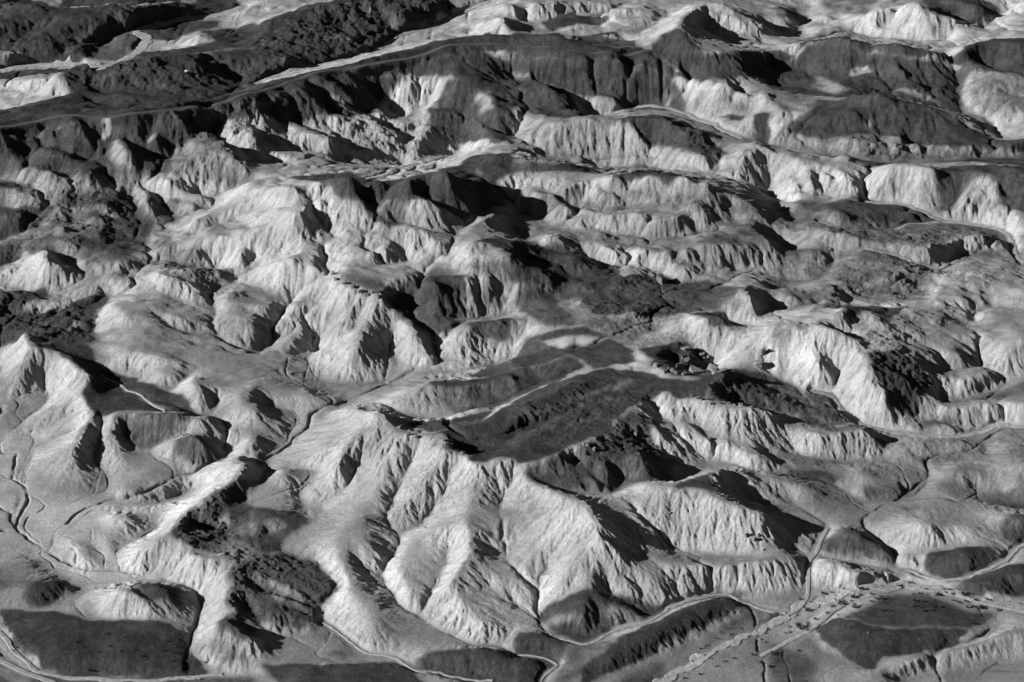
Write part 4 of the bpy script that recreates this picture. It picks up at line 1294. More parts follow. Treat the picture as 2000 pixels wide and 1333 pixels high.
AREAS="""
0.22 4 0 14094 1994 14054 1873 12918 0 12471
0.22 4 2043 14447 4237 14380 3814 12607 1873 12918
0.28 4 1434 9151 1964 9224 3120 9647 2893 8702 1361 8543
0.46 4 0 12327 1773 12115 1703 11477 1115 11302 374 11531 0 11699
0.46 4 1832 12536 2245 12511 2754 11542 2794 11353 2683 10855 2372 10821 1925 11170 1688 11320
0.46 4 -3838 12735 -2629 12618 -2596 12376 -2442 11683 -2888 11482 -3579 11585
0.92 2 -4768 16577 -3968 16049 -3886 16604 -2531 16780 -2425 16380 -2868 16025 -3135 15796 -3244 15590 -3388 15451 -3450 15020 -3571 14977 -3865 14990 -4395 15037
0.48 1 -4389 15012 -4102 14986 -4002 14997 -3876 14988 -4342 14792
0.2 1 -3968 16049 -3831 16101 -3278 15846 -3217 16113 -2815 16447 -2807 16392 -3270 15798 -3786 15904
0.58 2 -3467 14995 -3391 15470 -3197 15571 -3093 15411 -3120 15119 -3243 14950
0.77 2 -3181 15603 -2854 15929 -2522 15987 -2556 15819 -2704 15539 -2871 15334 -3050 15418
0.92 2 -2654 15578 -2495 15787 -2197 15763 -2110 15051 -2439 15095
0.92 2 -3596 14293 -3527 14766 -3116 14354 -3092 15144 -2802 14931 -2459 15088 -2110 15051 -2017 14244 -2304 13449 -2535 13312 -2804 13196 -3185 13618 -3400 13891
0.43 1 -3376 14096 -3077 14127 -2892 14253 -2528 14564 -2256 14857 -2097 14942 -2104 14997 -2368 14898 -2707 14389 -2983 14181
1 1 -4084 13754 -3515 13773 -3410 13891 -3119 13782 -2832 13332 -2521 13785 -2017 14244 -1925 13538 -2345 13328 -2790 13116 -3161 13048 -3870 12969
0.87 2 -4328 14726 -3913 14814 -3643 14805 -3544 14523 -3816 14419 -4282 14547
0.79 2 -3870 12969 -3161 13048 -2345 13328 -1925 13538 -1914 13401 -2162 13334 -2182 13186 -2335 12994 -2459 12897 -2433 12555 -3834 12704
0.1 1 -2990 13003 -2977 13083 -2929 13079 -2926 13030 -2976 12970
0.38 2 -2898 12715 -2920 12909 -2871 12975 -2729 12696 -2688 12575 -2860 12594
0.2 1 -2662 12966 -2623 13028 -2579 12988 -2600 12927
0.43 2 -2459 12897 -2335 12994 -2190 13169 -1893 12702 -1818 12536 -2433 12555
0.92 2 -2170 15557 -1921 15838 -1598 16131 -1481 16678 -568 16780 -528 16182 -658 15950 -949 15660 -977 15557 -1118 15158 -1555 14820 -1934 14419 -2026 14313
0.38 1 -1641 15454 -1532 15334 -1262 15205 -1172 15151 -1192 15119 -1479 15213
0.2 1 -1408 15740 -1343 15758 -1363 15723
0.15 1 -1266 15777 -1226 15869 -1202 15823
0.53 2 -1123 15597 -1075 15739 -988 15820 -887 15784 -962 15691
1 1 -2017 14244 -1751 14120 -1395 14258 -997 14482 -499 15183 -219 15382 0 15152 0 14565 -375 14518 -684 14434 -835 14307 -1289 14211 -1655 13780 -1922 13509
0.89 2 -835 14307 -684 14434 -271 14543 0 14469 0 14217 -316 14126 -679 14273
0.77 2 -1922 13509 -1653 13762 -1495 13993 -1289 14211 -814 14307 -1030 14056 -1082 13742 -1445 13575 -1678 13443 -1914 13401
0.38 1 -1441 13922 -1267 13847 -1106 13811 -1209 13714 -1343 13786
0.79 2 -522 14163 0 14217 0 13288 -310 13630 -621 13707 -571 14075
0.38 2 -315 14053 -163 14035 -110 13766 -261 13788
0.92 1 -701 13970 -514 13858 -158 13525 0 13325 -107 13265 -310 13641 -610 13696
0.43 2 -1914 13401 -1677 13426 -1694 13091 -1870 12971
0.92 2 -515 12012 -308 13055 0 12988 0 12471
0.25 1 -280 12674 -222 12548 -148 12478 -240 12471
1 1 0 15251 386 15464 626 14583 1044 14580 1083 14546 1485 14190 1673 14130 1288 14302 932 14398 516 14387 0 14553
0.82 2 0 14553 516 14387 932 14398 1288 14302 1373 14144 1365 14001 817 14069 615 14148 451 14128 289 14277 0 14427
0.77 2 1083 14546 1210 14743 1345 14882 1534 14458 1703 14482 2079 14810 2039 14401 1676 14159 1486 14208
0.2 1 1224 14211 1256 14255 1250 14122 1208 14083
0.87 1 256 15643 315 15825 567 15968 854 15821 785 15775 559 15698 321 15550
0.77 1 517 15402 885 15535 1024 14605 584 14594
0.1 1 726 15403 838 15455 912 15378 768 15353
0.92 2 0 14386 289 14288 460 14083 557 13644 396 13569 0 13901
0.77 2 630 13499 888 13532 1135 13786 1467 13356 1581 13094 1390 13018 1140 13265 979 13360 864 13445
0.48 2 1585 14035 1664 14020 1901 13753 1574 13857
0.15 1 1441 13955 1623 14020 1608 13921 1516 13872
0.87 1 1824 13677 1944 13625 1906 13246 1811 13432
0.77 1 1611 13814 1783 13747 1743 13645 1643 13735
0.82 2 0 12609 139 12577 372 12583 564 12719 693 12491 0 12471
0.48 2 2870 16964 3459 16862 3085 16042 2769 16562
0.58 2 2271 16353 2594 16569 2558 16285 2419 16130 2319 16166
0.82 2 3616 16386 4106 16835 4327 16305 4074 15998 3667 15848
0.58 2 3555 15859 4024 15689 3767 15747
1 1 2081 14826 2269 14804 2489 15420 2881 15650 2899 14678 3215 15192 3302 14590 3605 14630 4002 15311 4419 15125 4237 14380 3922 14278 3665 14492 3462 14574 3085 14525 2874 14648 2691 14706 2402 14872 2257 14775 2051 14536
0.05 1 2083 14842 2240 14834 2472 15377 2290 14804 2226 14792
0.82 2 2056 14579 2401 14860 3085 14525 3712 14512 4235 14369 4196 14202 3594 14391 3485 13835 3610 13713 3016 14050 2540 13899 2010 14181
0.05 1 2683 14414 2715 14503 2763 14549 2835 14539 2856 14462
0.38 2 2470 14526 2661 14145 2501 14029 2341 14332
0.38 1 3003 14206 3313 14098 3325 13995 2987 14175
0.43 2 3601 14447 3982 14316 4083 13696 3631 13841 3558 14206
0.38 2 2016 14226 2356 13949 2315 13663 2137 13587 1957 13726
0.92 2 2339 13841 2514 13753 2886 14131 3325 13587 3660 13273 3965 13198 3946 13101 3240 13122 3068 13222 2704 13385 2483 13227 2281 13301 2069 13407 2163 13552 2315 13663
0.38 2 2629 13526 2748 13512 2710 13436 2630 13430
0.48 2 2252 13301 2701 13367 3240 13122 3946 13101 3934 13057 2689 12979 2278 13116
0.77 2 2274 13095 2685 12957 3940 13079 3854 12756 2930 12985 2611 12807
0.92 1 2989 12604 3854 12756 3811 12589 3033 12575
0.82 2 -3833 12689 -3492 12516 -3528 12436 -3776 12471
0.82 1 -3752 12320 -3214 12226 -3285 12079 -3702 12117
0.82 2 -3702 12117 -3276 12079 -3393 11973 -3661 11909
0.77 2 -3145 12359 -2719 12430 -2628 12316 -2484 11990 -2479 11643 -2658 11425 -2806 11517 -2949 11805 -2806 11751 -2798 12034 -2973 12098 -2920 12224 -3131 12271
0.3 2 -2917 12207 -2803 12235 -2686 12115 -2826 12092
0.82 2 -3612 11734 -3316 11690 -3291 11608 -3369 11508 -3536 11385
0.9 2 -3493 11214 -3025 11188 -2993 11115 -3131 10967 -3166 10922 -2953 10922 -2778 11060 -2632 11146 -2617 11022 -2640 10782 -2606 10447 -3341 10571
0.1 1 -3138 10957 -2949 11109 -2781 11076 -2949 10905
0.3 1 -2821 10621 -2763 10815 -2714 10733 -2764 10582
0.72 2 -3502 12676 -2817 12624 -2809 12566 -3031 12473 -3129 12592
0.5 2 -2567 12370 -2335 12335 -2277 12060 -2453 12028 -2518 12179
0.5 2 -2621 12536 -2435 12566 -2159 12572 -1790 12327 -1827 12618 -2440 12605
0.4 2 -2178 11141 -2049 11440 -1867 11323 -1878 11071 -2005 11139
0.84 2 -1565 12361 -1382 12359 -1167 12527 -818 12000 -476 12637 -240 12506 0 12262 -282 11775 -535 11773 -720 11783 -716 11643 -843 11584 -1037 11785 -1162 11828 -1295 11955 -1560 12312
0.5 2 -974 11894 -720 11783 -715 11626 -843 11584
0.1 1 -1284 11919 -1239 11923 -1237 11874 -1271 11851
0.77 2 -827 10823 -720 10994 -532 11114 -303 11080 -268 10963 -283 10850 -200 10821 -295 10647 -443 10607 -621 10595 -751 10747
0.5 2 -1103 11070 -1064 11117 -770 10997 -477 11228 -135 11168 0 11517 0 11090 -134 11034 -389 11118 -721 11004 -836 10833 -1000 10917
0.85 1 -273 11303 -189 11399 0 11566 0 11287 -137 11322
0 0.7 -299 11309 -222 11328 -137 11313 -221 11268 -298 11253
0.4 2 -267 10935 -168 11014 0 11041 0 10849 -216 10821
0.3 3 -1166 10856 -926 10791 -944 10541 -1246 10664 -1211 10764
0.87 2 -295 10647 0 10724 0 10534 -212 10534
0.25 2 -381 10773 0 10876 0 10747 -296 10675
0.3 3 0 12053 719 12032 1335 11906 1741 11814 1709 11556 0 11427
0.67 2 294 11004 588 10987 1021 11165 1276 11173 1470 10957 1398 10733 1061 10614 820 10653 574 10677 412 10722 317 10885
0.15 2 317 10917 451 10905 462 10755 525 10661 395 10722
0.92 2 0 11517 113 11537 374 11516 485 11441 368 11303 519 11414 706 11346 705 11156 918 11161 931 11101 588 10987 277 10997 0 11013
0.1 1 88 11661 201 11573 266 11799 344 11727 348 11554 226 11541
0 2 489 11582 817 11514 1033 11370 1135 11341 1076 11215 1002 11255 845 11362 649 11427
0.4 2 998 11493 1217 11529 1711 11573 1700 11434 1117 11335
0.5 2 1223 11592 1500 11746 1741 11814 1711 11573 1215 11506
0.92 1 1094 10618 1329 10677 1324 10411 1204 10392
0.72 2 0 10866 83 10814 392 10612 390 10541 204 10587 115 10683
0.9 2 122 10554 405 10502 770 10361 98 10490
0.74 2 0 10946 84 11013 277 10971 392 10612 50 10767
0.77 1 691 12282 1008 12996 1227 12758 1404 12630 1502 12486 1398 12574 1129 12191 908 12269
0.3 2 407 10557 812 10504 773 10394 405 10488
0.72 1 1011 11265 1074 11199 1018 11120 932 11117
0.5 2 1295 10849 1561 10698 1394 10657
0.72 2 2234 12438 2567 12492 2868 12348 3001 12217 2680 12060 2272 12026 2239 12192
0.5 2 2170 12009 2782 12128 3071 12200 3417 12104 3348 11804 3035 11827 2910 11651 2754 11542 2562 11691 2268 11680 2008 11824
0.72 2 3008 12523 3051 12670 3850 12741 3691 12047 3403 12310 3424 12484 3313 12572 3180 12428 3081 12260 2988 12301 3011 12475
0.05 2 3231 12417 3344 12538 3424 12484 3409 12292 3242 12234 3081 12260
0.92 1 3062 12720 3861 12784 3826 12655 3318 12605 3040 12620
0.5 2 2151 11547 2348 11609 2584 11549 2794 11353 2705 10958 2595 10901 2421 11073 2209 11017 2102 11228
0.4 2 1695 11372 2079 11347 2209 11017 2152 10798 1844 10630 1620 10768
0.82 1 2058 10827 2266 10785 2448 10627 2250 10349 2211 10504 2047 10392
0.5 2 1572 10408 1679 10278 1724 10197 1623 10169 1548 10194
0.35 2 1749 11900 2131 12053 2128 11744 2349 11620 2153 11568 1948 11683 1714 11611
0.45 2 2999 11669 3339 11764 3302 11598 3022 11526
0.85 0.7 -2946 10336 -2808 10416 -2598 10408 -2480 10187 -2389 10119 -2170 9999 -2009 9876 -1907 9769 -1834 9587 -1930 9623 -2331 9643 -2432 9632 -2475 9718 -2544 9846 -2510 9913 -2520 10027 -2670 10153 -2776 10276
0.15 1 -2466 10109 -2313 9956 -2094 9774 -1997 9657 -2053 9671 -2272 9903 -2472 10059
0.8 2 -3083 10708 -2619 10518 -2585 10424 -2709 10402 -2914 10399
0.58 1 -2325 9614 -1924 9591 -1825 9531 -1894 9458 -1976 9438 -2148 9371 -2286 9557
0.3 1 -1902 9530 -1825 9531 -1817 9453 -1877 9446
0.58 2 -1821 9428 -1623 9312 -1745 9222 -1874 9240 -2003 9309 -2013 9385
0.15 1 -2017 9385 -1967 9432 -1971 9361 -1948 9293 -1867 9240 -2005 9301
0.63 1 -1506 8911 -1420 9006 -1378 8649 -1742 8608 -1654 8688 -1615 8764
-0.5 4 -3118 9629 -2802 9579 -2743 9348 -2750 9212 -2584 8886 -2030 8873 -1758 8989 -1768 8631 -2897 8737
0.35 2 -2587 10350 -2448 10296 -2448 10187 -2497 10197
0.4 2 -2349 10377 -2023 10340 -2014 10276 -2250 10265
0.2 3 -1186 10254 -806 10192 -667 10300 0 10268 -251 10026 -590 9899 -989 9987 -1125 10190
0.95 1 -473 9158 -352 9245 -169 9291 -82 9405 0 9584 0 8912 -156 8880 -228 8899 -265 8966 -373 8997 -348 9096 -394 9182
0.58 2 -505 9926 -248 9908 0 9993 0 9769 -106 9553 -294 9561 -416 9780
0.78 1 -610 9394 -90 9526 -177 9291 -461 9206
0.95 1 -511 10035 -249 9958 -156 9989 0 10053 0 9993 -248 9900 -505 9913
0.68 1 -252 10060 -146 10392 0 10399 0 10053 -156 9989
0.3 2 -1538 10025 -1357 10142 -1109 10098 -991 10009 -1223 9987 -1376 9970
0.58 1 -1458 9331 -1412 9294 -1382 9220 -1412 8933
-0.3 4 -1431 9098 -1212 9098 -1170 8672 -1378 8649
0.82 1 114 10526 337 10350 609 10352 778 10104 706 10080 501 10027 333 10208 158 10116 0 10093 0 10399
0.73 1 0 10085 158 10116 333 10200 440 10072 256 9927 139 9875 0 9769
0.95 1 0 9747 147 9849 256 9927 547 10009 772 9885 899 9732 1065 9713 1289 10022 1317 9994 1133 9634 1110 9529 976 9542 892 9627 751 9538 668 9401 508 9139 287 8991 242 8896 50 8852 0 8871
0.68 1 0 9070 147 9281 405 9535 526 9544 662 9554 790 9689 886 9763 836 9693 637 9507 416 9415 241 9207 29 9021
0.63 2 242 8888 508 9138 668 9391 854 9379 805 9191 909 9080 902 8747 600 8745 393 8684 91 8702 53 8841
0.15 1 795 9281 875 9354 867 9242 812 9185
0.85 1 884 8708 1071 8766 1063 8599 870 8629
0.68 1 824 9975 1017 10224 1120 10307 1228 10165 1222 9774 916 9757
0.8 1 746 10224 1067 10360 1103 10301 917 9978
0.58 2 1282 10022 1526 9960 1485 9602 1354 9542 1135 9469 1133 9634
0.35 2 904 8702 1095 9110 1198 9052 1132 8808
0.86 1 2098 10007 2274 10067 2387 10026 2454 9909 2510 9841 2389 9741 2349 9661 2366 9609 2169 9628 2194 9696 2116 9818
0.68 2 1496 9710 1702 9799 1913 9599 1897 9499 1709 9555 1483 9583
0.53 2 1533 10024 1708 9850 1783 9835 1955 9674 1913 9599 1496 9710
0.58 2 1912 8905 2024 8929 2208 8937 2294 9007 2201 8894 2120 8845 1936 8818
0.63 2 2389 9609 2616 9599 2641 9567 2383 9490
0.58 2 2594 8918 2932 8871 2893 8702 2588 8817
0.4 2 2572 9781 2656 9747 3218 10072 3186 9941 2795 9850 2644 9698
0.58 1 2048 9365 2174 9377 2144 9283 2083 9281
0.4 2 1440 9197 1633 9247 1884 9187 1871 9108 1576 9106 1434 9151
0.63 1 1519 9057 1718 9062 1828 9018 1792 8966 1530 8971
0.3 2 2666 9538 3108 9579 3051 9365 2714 9338
0.58 2 1873 9357 2015 9476 1948 9533 1835 9400
0.3 2 2742 10197 2932 10357 2772 10357 2580 10203
0.53 2 2645 10210 2791 10192 2719 10074 2661 10111
-0.5 4 -2907 8776 -2302 8805 -1833 8584 -2011 8384 -1842 8187 -1621 8075 -2063 8092 -2210 8121 -2299 8104 -2517 8323 -2780 8271
-0.3 4 -722 8297 0 8364 0 7608 -296 7631 -634 7916 -836 7982 -677 7533 -867 7521 -898 7916 -842 8077
-0.3 4 0 8285 200 8059 328 7859 198 7935 129 7637 0 7608
0.35 2 -2767 8218 -2380 8035 -2285 8043 -2282 7954 -2359 7858 -2536 7864 -2690 7905
0.73 2 -2467 7982 -2310 8092 -2263 7998 -2288 7954 -2360 7866 -2460 7908
0.58 2 -2728 8061 -2509 8020 -2564 7993 -2714 8005
0.98 1 -2555 7829 -2270 7814 -2127 7747 -1950 7740 -1800 7743 -1681 7721 -1575 7561 -1446 7365 -2059 7345 -2288 7427 -2487 7654
0.4 1 -2227 7704 -2130 7733 -2086 7709 -2174 7695
0.53 1 -2208 7672 -2145 7679 -2167 7662
0.53 1 -2067 7537 -2003 7538 -1994 7522
0.73 2 -1931 8078 -1790 8078 -1673 7975 -1659 7887 -1681 7811 -1713 7761 -1694 7861 -1803 7859 -1869 7906
0.4 2 -1809 8202 -1660 8117 -1694 8110 -1844 8207
0.64 1 -1747 8637 -1562 8664 -1383 8693 -1324 8201 -1433 8162 -1601 8244 -1693 8287 -1790 8350 -1760 8505
0.15 2 -1595 8590 -1500 8615 -1495 8562 -1547 8526
0.15 2 -1517 8326 -1423 8395 -1333 8270 -1394 8166 -1468 8223
0.58 1 -1425 8154 -1323 8192 -1251 7563 -1282 7505 -1453 7562 -1456 7673 -1372 7725 -1424 7784 -1403 7974 -1462 8024
0.2 2 -1337 7699 -1272 7739 -1262 7655
0.53 2 -2585 7455 -2059 7346 -1459 7365 -1232 7375 -1206 7152 -2511 7152
0.1 0.6 -2591 7478 -2381 7415 -2171 7168 -2214 7168 -2585 7455
0.53 2 -1561 7556 -1453 7563 -1281 7497 -1238 7430 -1381 7407
0.53 2 -2476 8020 -2410 8022 -2737 8099
0.6 1 -1330 8246 -1193 8281 -1004 8218 -865 8011 -973 7863 -971 7689 -1053 7665 -1267 7695
0.15 1 -1307 8050 -1181 7988 -1064 7934 -1095 7911 -1263 8012
0.15 1 -1202 7882 -997 7834 -1023 7846 -1197 7946
0.68 1 -1383 8693 -1122 8683 -1059 8545 -1210 8385 -1193 8290 -1333 8270
0.15 1 -1312 8522 -1229 8579 -1193 8504 -1233 8476 -1295 8479
0.85 1 -1238 7430 -858 7420 -576 7445 -478 7378 -283 7152 -1050 7135 -1170 7387
0.8 2 -495 7473 -418 7479 -167 7573 -38 7530 0 7479 0 7157 -99 7157 -353 7384 -480 7421
0.58 2 -940 7478 -884 7567 -792 7533 -655 7489 -926 7462
0.4 1 -1244 7496 -1135 7533 -1110 7473 -1241 7462
0.3 2 -952 7770 -839 7657 -722 7538 -898 7582 -1008 7665
0.2 1 -831 7718 -762 7675 -687 7602 -692 7570 -744 7585
0.73 1 164 7861 276 7897 395 7913 594 7919 816 7872 721 7819 487 7717 479 7685 353 7599 194 7680 143 7755
0.05 2 248 7773 351 7768 357 7733 273 7738 195 7712 169 7755
0.1 2 458 7821 588 7805 621 7796 494 7738
0.95 0.7 1147 8006 1175 7892 1044 7769 905 7665 769 7579 569 7432 375 7319 308 7152 340 7381 444 7487 559 7626 783 7781 997 7974
0.53 2 559 7626 444 7487 340 7381 215 7152 148 7157 215 7449 282 7573 478 7671
0.83 1 0 7648 180 7645 282 7573 216 7458 96 7518 0 7518
0.8 1 0 7506 127 7500 206 7455 151 7382 135 7157 0 7157
0.35 2 673 8167 864 8265 1121 8259 1279 8169 1040 8126 875 8159
0.63 1 891 7992 968 8037 1151 8051 1233 8003 1184 7974 1041 8009 896 7956
0.3 2 1174 7885 1292 7879 1208 7163 370 7157 569 7431 904 7658 1044 7762
0.58 2 1184 7857 1292 7868 1103 7699 932 7595 969 7653
0.58 2 534 7367 699 7475 762 7466 617 7168 493 7163
0.95 0.6 1501 7729 1601 7759 1694 7733 1879 7672 2008 7669 2260 7692 2250 7636 2155 7579 1848 7481 1739 7400 1684 7441 1531 7576
0.63 1 1676 7817 1904 7992 2111 8024 2283 7892 2467 7828 2385 7755 2261 7699 2009 7676 1881 7686 1602 7766
0.25 2 1266 7653 1498 7706 1531 7573 1683 7432 1495 7452 1254 7550
0.63 1 1292 7877 1438 7874 1368 7792 1275 7723
0.58 1 1730 8509 1807 8510 2000 8328 1983 8220 1807 8270 1637 8328 1629 8418 1691 8472
0.83 1 1754 8395 1864 8356 1938 8302 1871 8305 1769 8359
0.83 1 2145 8275 2364 8320 2516 8323 2533 8265 2466 8202 2257 8104 2123 8175
0.83 1 2251 8072 2473 8173 2781 8247 2732 8039 2541 7983 2431 7968 2310 8034
0.68 2 2606 8585 2871 8630 2824 8420 2646 8396 2576 8463
0.58 2 1262 7622 1499 7475 1392 7157 1208 7163
0.3 3 1637 7152 2008 7515 2640 7669 2599 7475 1760 7152
0.58 2 1322 8184 1413 8210 1532 8218 1492 8177 1361 8172
0.35 2 1310 8039 1500 8050 1436 7968 1298 7927
0.53 2 1891 8550 2137 8717 2232 8699 2041 8620
0.58 1 44 9312 375 9519 683 9664 762 9721 748 9752 377 9595 74 9389
0.53 1 218 9121 380 9223 516 9300 510 9347 353 9285
0.4 1 376 9544 607 9664 764 9762 735 9784 532 9689
0.68 2 1286 9994 1524 9944 1485 9602 1354 9542 1171 9536
0.4 3 991 9329 1114 9379 1250 9240 1387 9140 1210 9203 1144 9209
0.53 3 2499 9739 3216 10062 3165 9852 2647 9713
0.4 3 2119 9264 2492 9276 3041 9328 3004 9187 2321 9159
0.4 3 1551 8922 1834 8858 1878 8685 1591 8661
0.58 2 1701 9619 1905 9376 1809 9326 1624 9494
0.35 3 2243 10118 2503 10217 2694 9956 2568 9909 2453 9948
0.5 3 883 11750 1332 11847 1750 11911 1735 11767 1235 11729
0.5 3 245 10605 573 10645 1059 10591 974 10517 648 10491
0.5 3 -2620 11935 -2115 11582 -1989 11286 -2245 11287 -2388 11622
0.45 3 -3000 11610 -2640 11572 -2528 11409 -2787 11417
0.45 3 -2888 11482 -2686 11322 -2936 11282
0.3 3 -589 11529 -316 11717 -395 11356 -525 11382
0.35 3 -1728 11754 -1618 11660 -1532 11466 -1652 11525
0.5 0.7 -2454 7701 -2271 7663 -2071 7631 -2076 7623 -2267 7647 -2450 7686
0.5 0.7 -1954 7695 -1720 7643 -1611 7550 -1623 7543 -1737 7627 -1951 7680
0.6 1 -2371 7524 -2100 7441 -1779 7404 -1777 7395 -2099 7431 -2361 7507
0.6 1 188 7338 571 7479 839 7660 846 7657 584 7473 206 7310
0.7 1 1536 7663 1835 7602 2164 7634 2163 7625 1833 7587 1542 7653
"""
BROKEN="""
0.35 4 0 12141 1773 12115 1548 10194 0 10534
0.35 4 1773 12115 3662 11909 3529 11355 2516 10293 1548 10194
0.35 4 -3838 12735 -2440 12605 -2199 10967 -3341 10571
0.3 4 0 13736 1941 13591 1873 12918 0 12471
0.3 4 1524 9944 2434 10283 3102 9557 2967 9039 1421 9033
1.4 2 -1747 8637 -1562 8664 -1383 8693 -1324 8201 -1433 8162 -1601 8244 -1693 8287 -1790 8350 -1760 8505
1.4 2 -1425 8154 -1323 8192 -1269 7713 -1398 7679 -1372 7725 -1424 7784 -1403 7974 -1462 8024
1.6 2 -1330 8246 -1193 8281 -1004 8218 -865 8011 -973 7863 -971 7689 -1053 7665 -1267 7695
0.8 2 -1383 8693 -1122 8683 -1059 8545 -1210 8385 -1193 8290 -1333 8270
0.7 2 -2292 9599 -1922 9577 -1825 9531 -1894 9458 -1976 9438 -2151 9386
0.8 2 -1517 8880 -1419 8994 -1378 8649 -1742 8608 -1654 8688 -1615 8764
1 2 242 8888 403 9041 668 9391 854 9379 805 9191 912 9121 712 8866 427 8860 71 8828
1 2 1116 9609 1524 9944 1488 9640 1354 9542 1135 9469 1005 9536
0.6 2 0 9300 298 9443 420 9525 476 9425 219 9182 0 9113
0.6 2 318 10238 781 10031 500 10005 256 9927 139 9875 237 10122
0.9 2 2098 10007 2274 10067 2387 10026 2454 9909 2510 9841 2389 9741 2349 9661 2366 9609 2169 9628 2194 9696 2116 9818
0.6 2 1496 9710 1702 9799 1913 9599 1897 9499 1709 9555 1483 9583
0.8 3 -3145 12359 -2719 12430 -2628 12316 -2484 11990 -2479 11643 -2658 11425 -2806 11517 -2949 11805
0.7 3 -3612 11734 -3291 11608 -3340 11366 -3536 11385
0.8 3 -3493 11214 -3025 11188 -2993 11115 -3131 10967 -2953 10922 -2778 11060 -2632 11146 -2640 10782 -2606 10447 -3341 10571
0.7 3 -2403 11442 -2145 11455 -1728 11228 -1696 10974 -1957 11024
0.7 3 -3817 12619 -2711 12523 -2427 11871 -2798 11477 -3579 11585
0.7 2 -599 11085 -303 11080 -268 10963 -283 10850 -200 10821 -295 10647 -443 10607 -708 10697
0.6 3 -295 10647 0 10724 0 10534 -212 10534
0.9 3 0 11287 374 11516 485 11441 689 11346 705 11156 918 11161 931 11101 588 10987 277 10997 0 11013
0.6 3 294 11004 1021 11165 1470 10957 1398 10733 1061 10614 574 10677
0.6 3 1151 11809 1753 11938 1714 11611 1223 11592
1 3 2151 11547 2343 11572 2575 11498 2794 11353 2705 10958 2595 10901 2421 11073 2209 11017 2102 11228
0.8 3 2040 10821 2266 10785 2448 10627 2475 10286 2076 10076 1844 10630
0.7 3 1753 11938 2170 12009 2770 12064 3417 12104 3339 11764 3030 11803 2754 11542 2265 11639 1709 11556
0.7 3 -3545 14092 -3527 14766 -3116 14354 -2783 14825 -2075 14757 -2022 14282 -2433 13861 -2958 13995
0.6 3 -4768 16577 -2531 16780 -2868 16025 -3388 15451 -3571 14977 -4395 15037
0.7 3 -3562 13093 -1925 13538 -1818 12536 -3376 12607
1 3 -2212 15879 -1591 16058 -568 16780 -658 15950 -949 15660 -1118 15158 -1555 14820 -2030 14345
0.7 3 -1261 13759 -820 13887 -640 13150 -1221 13137 -1419 13267
0.7 3 0 14367 449 14064 557 13644 0 13799
0.8 3 1135 13786 1467 13356 1581 13094 1390 13018 1140 13265
0.7 3 2389 14727 3085 14525 3525 14026 3016 14050 2540 13899 2341 14332
0.8 3 2597 13330 3969 13224 3946 13101 2741 13003 2379 13151
0.7 3 3573 15961 4100 16011 3869 15696 3604 15799
0.6 3 3596 14407 4192 14184 4057 13588 3631 13841
0.45 3 0 9769 256 9927 772 9885 1286 9994 1110 9529 892 9627 668 9401 287 8991 50 8852
"""
STRIPS="""
road ridge 3.0 -3738 13054 -3519 13144 -3355 13193 -3031 13123 -2838 13119 -2436 13296 -1936 13640 -1627 14013 -1388 14180 -990 14356 -736 14459 -480 14590 -272 14617 0 14617 312 14526 622 14469 830 14471 988 14517 1084 14553
wash far 9 -4176 14795 -3993 14929 -3677 14960 -3531 14877 -3237 14243 -3149 14512 -3109 15119 -3082 15411 -3192 15603 -3114 15798 -2864 15994 -2551 16190 -2402 16380
wash farmid 5 -2022 14282 -1934 14419 -1592 14757 -1149 15126 -948 15628 -656 15886 -461 16243 -199 16510
wash basin 4 558 13679 844 13978 1026 14118 1227 14065 1418 13894 1555 13745 1591 13597 1723 13432
wash bend 3.2 2501 12436 2679 12431 2868 12348 2986 12234 3071 12200 3219 12202 3377 12124 3439 11996 3420 11795 3442 11585
wash inner 1.6 2123 12062 2303 11983 2630 12036 2782 12128 2976 12187
wash lower 1.5 2348 11607 2584 11549 2697 11436 2820 11430
wash east 3 1783 9836 1895 9802 1929 9712 2018 9578 2058 9544 2234 9501 2380 9475 2609 9483 2780 9569 2863 9604 2983 9594
wash front 1.3 187 7665 353 7599 479 7685 565 7726 720 7804 791 7877 895 7948 999 7995 1101 8016 1181 7950 1293 7886 1384 7868
wash corner 1.0 0 7518 140 7507 215 7449 151 7375 144 7313
wash braid 4 623 7262 822 7418 1026 7573 1280 7769 1438 7874 1566 7952 1733 8008 1917 8068 2122 8080 2303 7987 2593 7890
road ramp 1.8 1686 8532 1638 8433 1596 8325 1550 8247 1526 8104 1505 7991 1462 7909 1395 7851
road valley 2.3 1211 7509 1393 7642 1491 7706 1602 7840 1707 7927 1808 7977 1909 8023 2052 8064 2179 8033 2301 7977 2422 7923 2579 7860
wash side 2 1979 8196 2065 8190 2131 8143 2190 8103 2256 8096 2326 8113 2477 8188 2584 8274 2707 8417
wash midleft 1.1 -952 7770 -839 7657 -722 7538 -579 7489 -479 7407 -353 7384 -100 7325
road corner 2.6 -2489 7475 -2380 7408 -2301 7364 -2189 7308
wash cornerleft 2 -2538 7689 -2481 7611 -2401 7510 -2283 7398 -2059 7346 -1706 7339 -1403 7375
wash plateau 1.3 -2487 10135 -2279 9941 -2088 9736 -2020 9657
"""
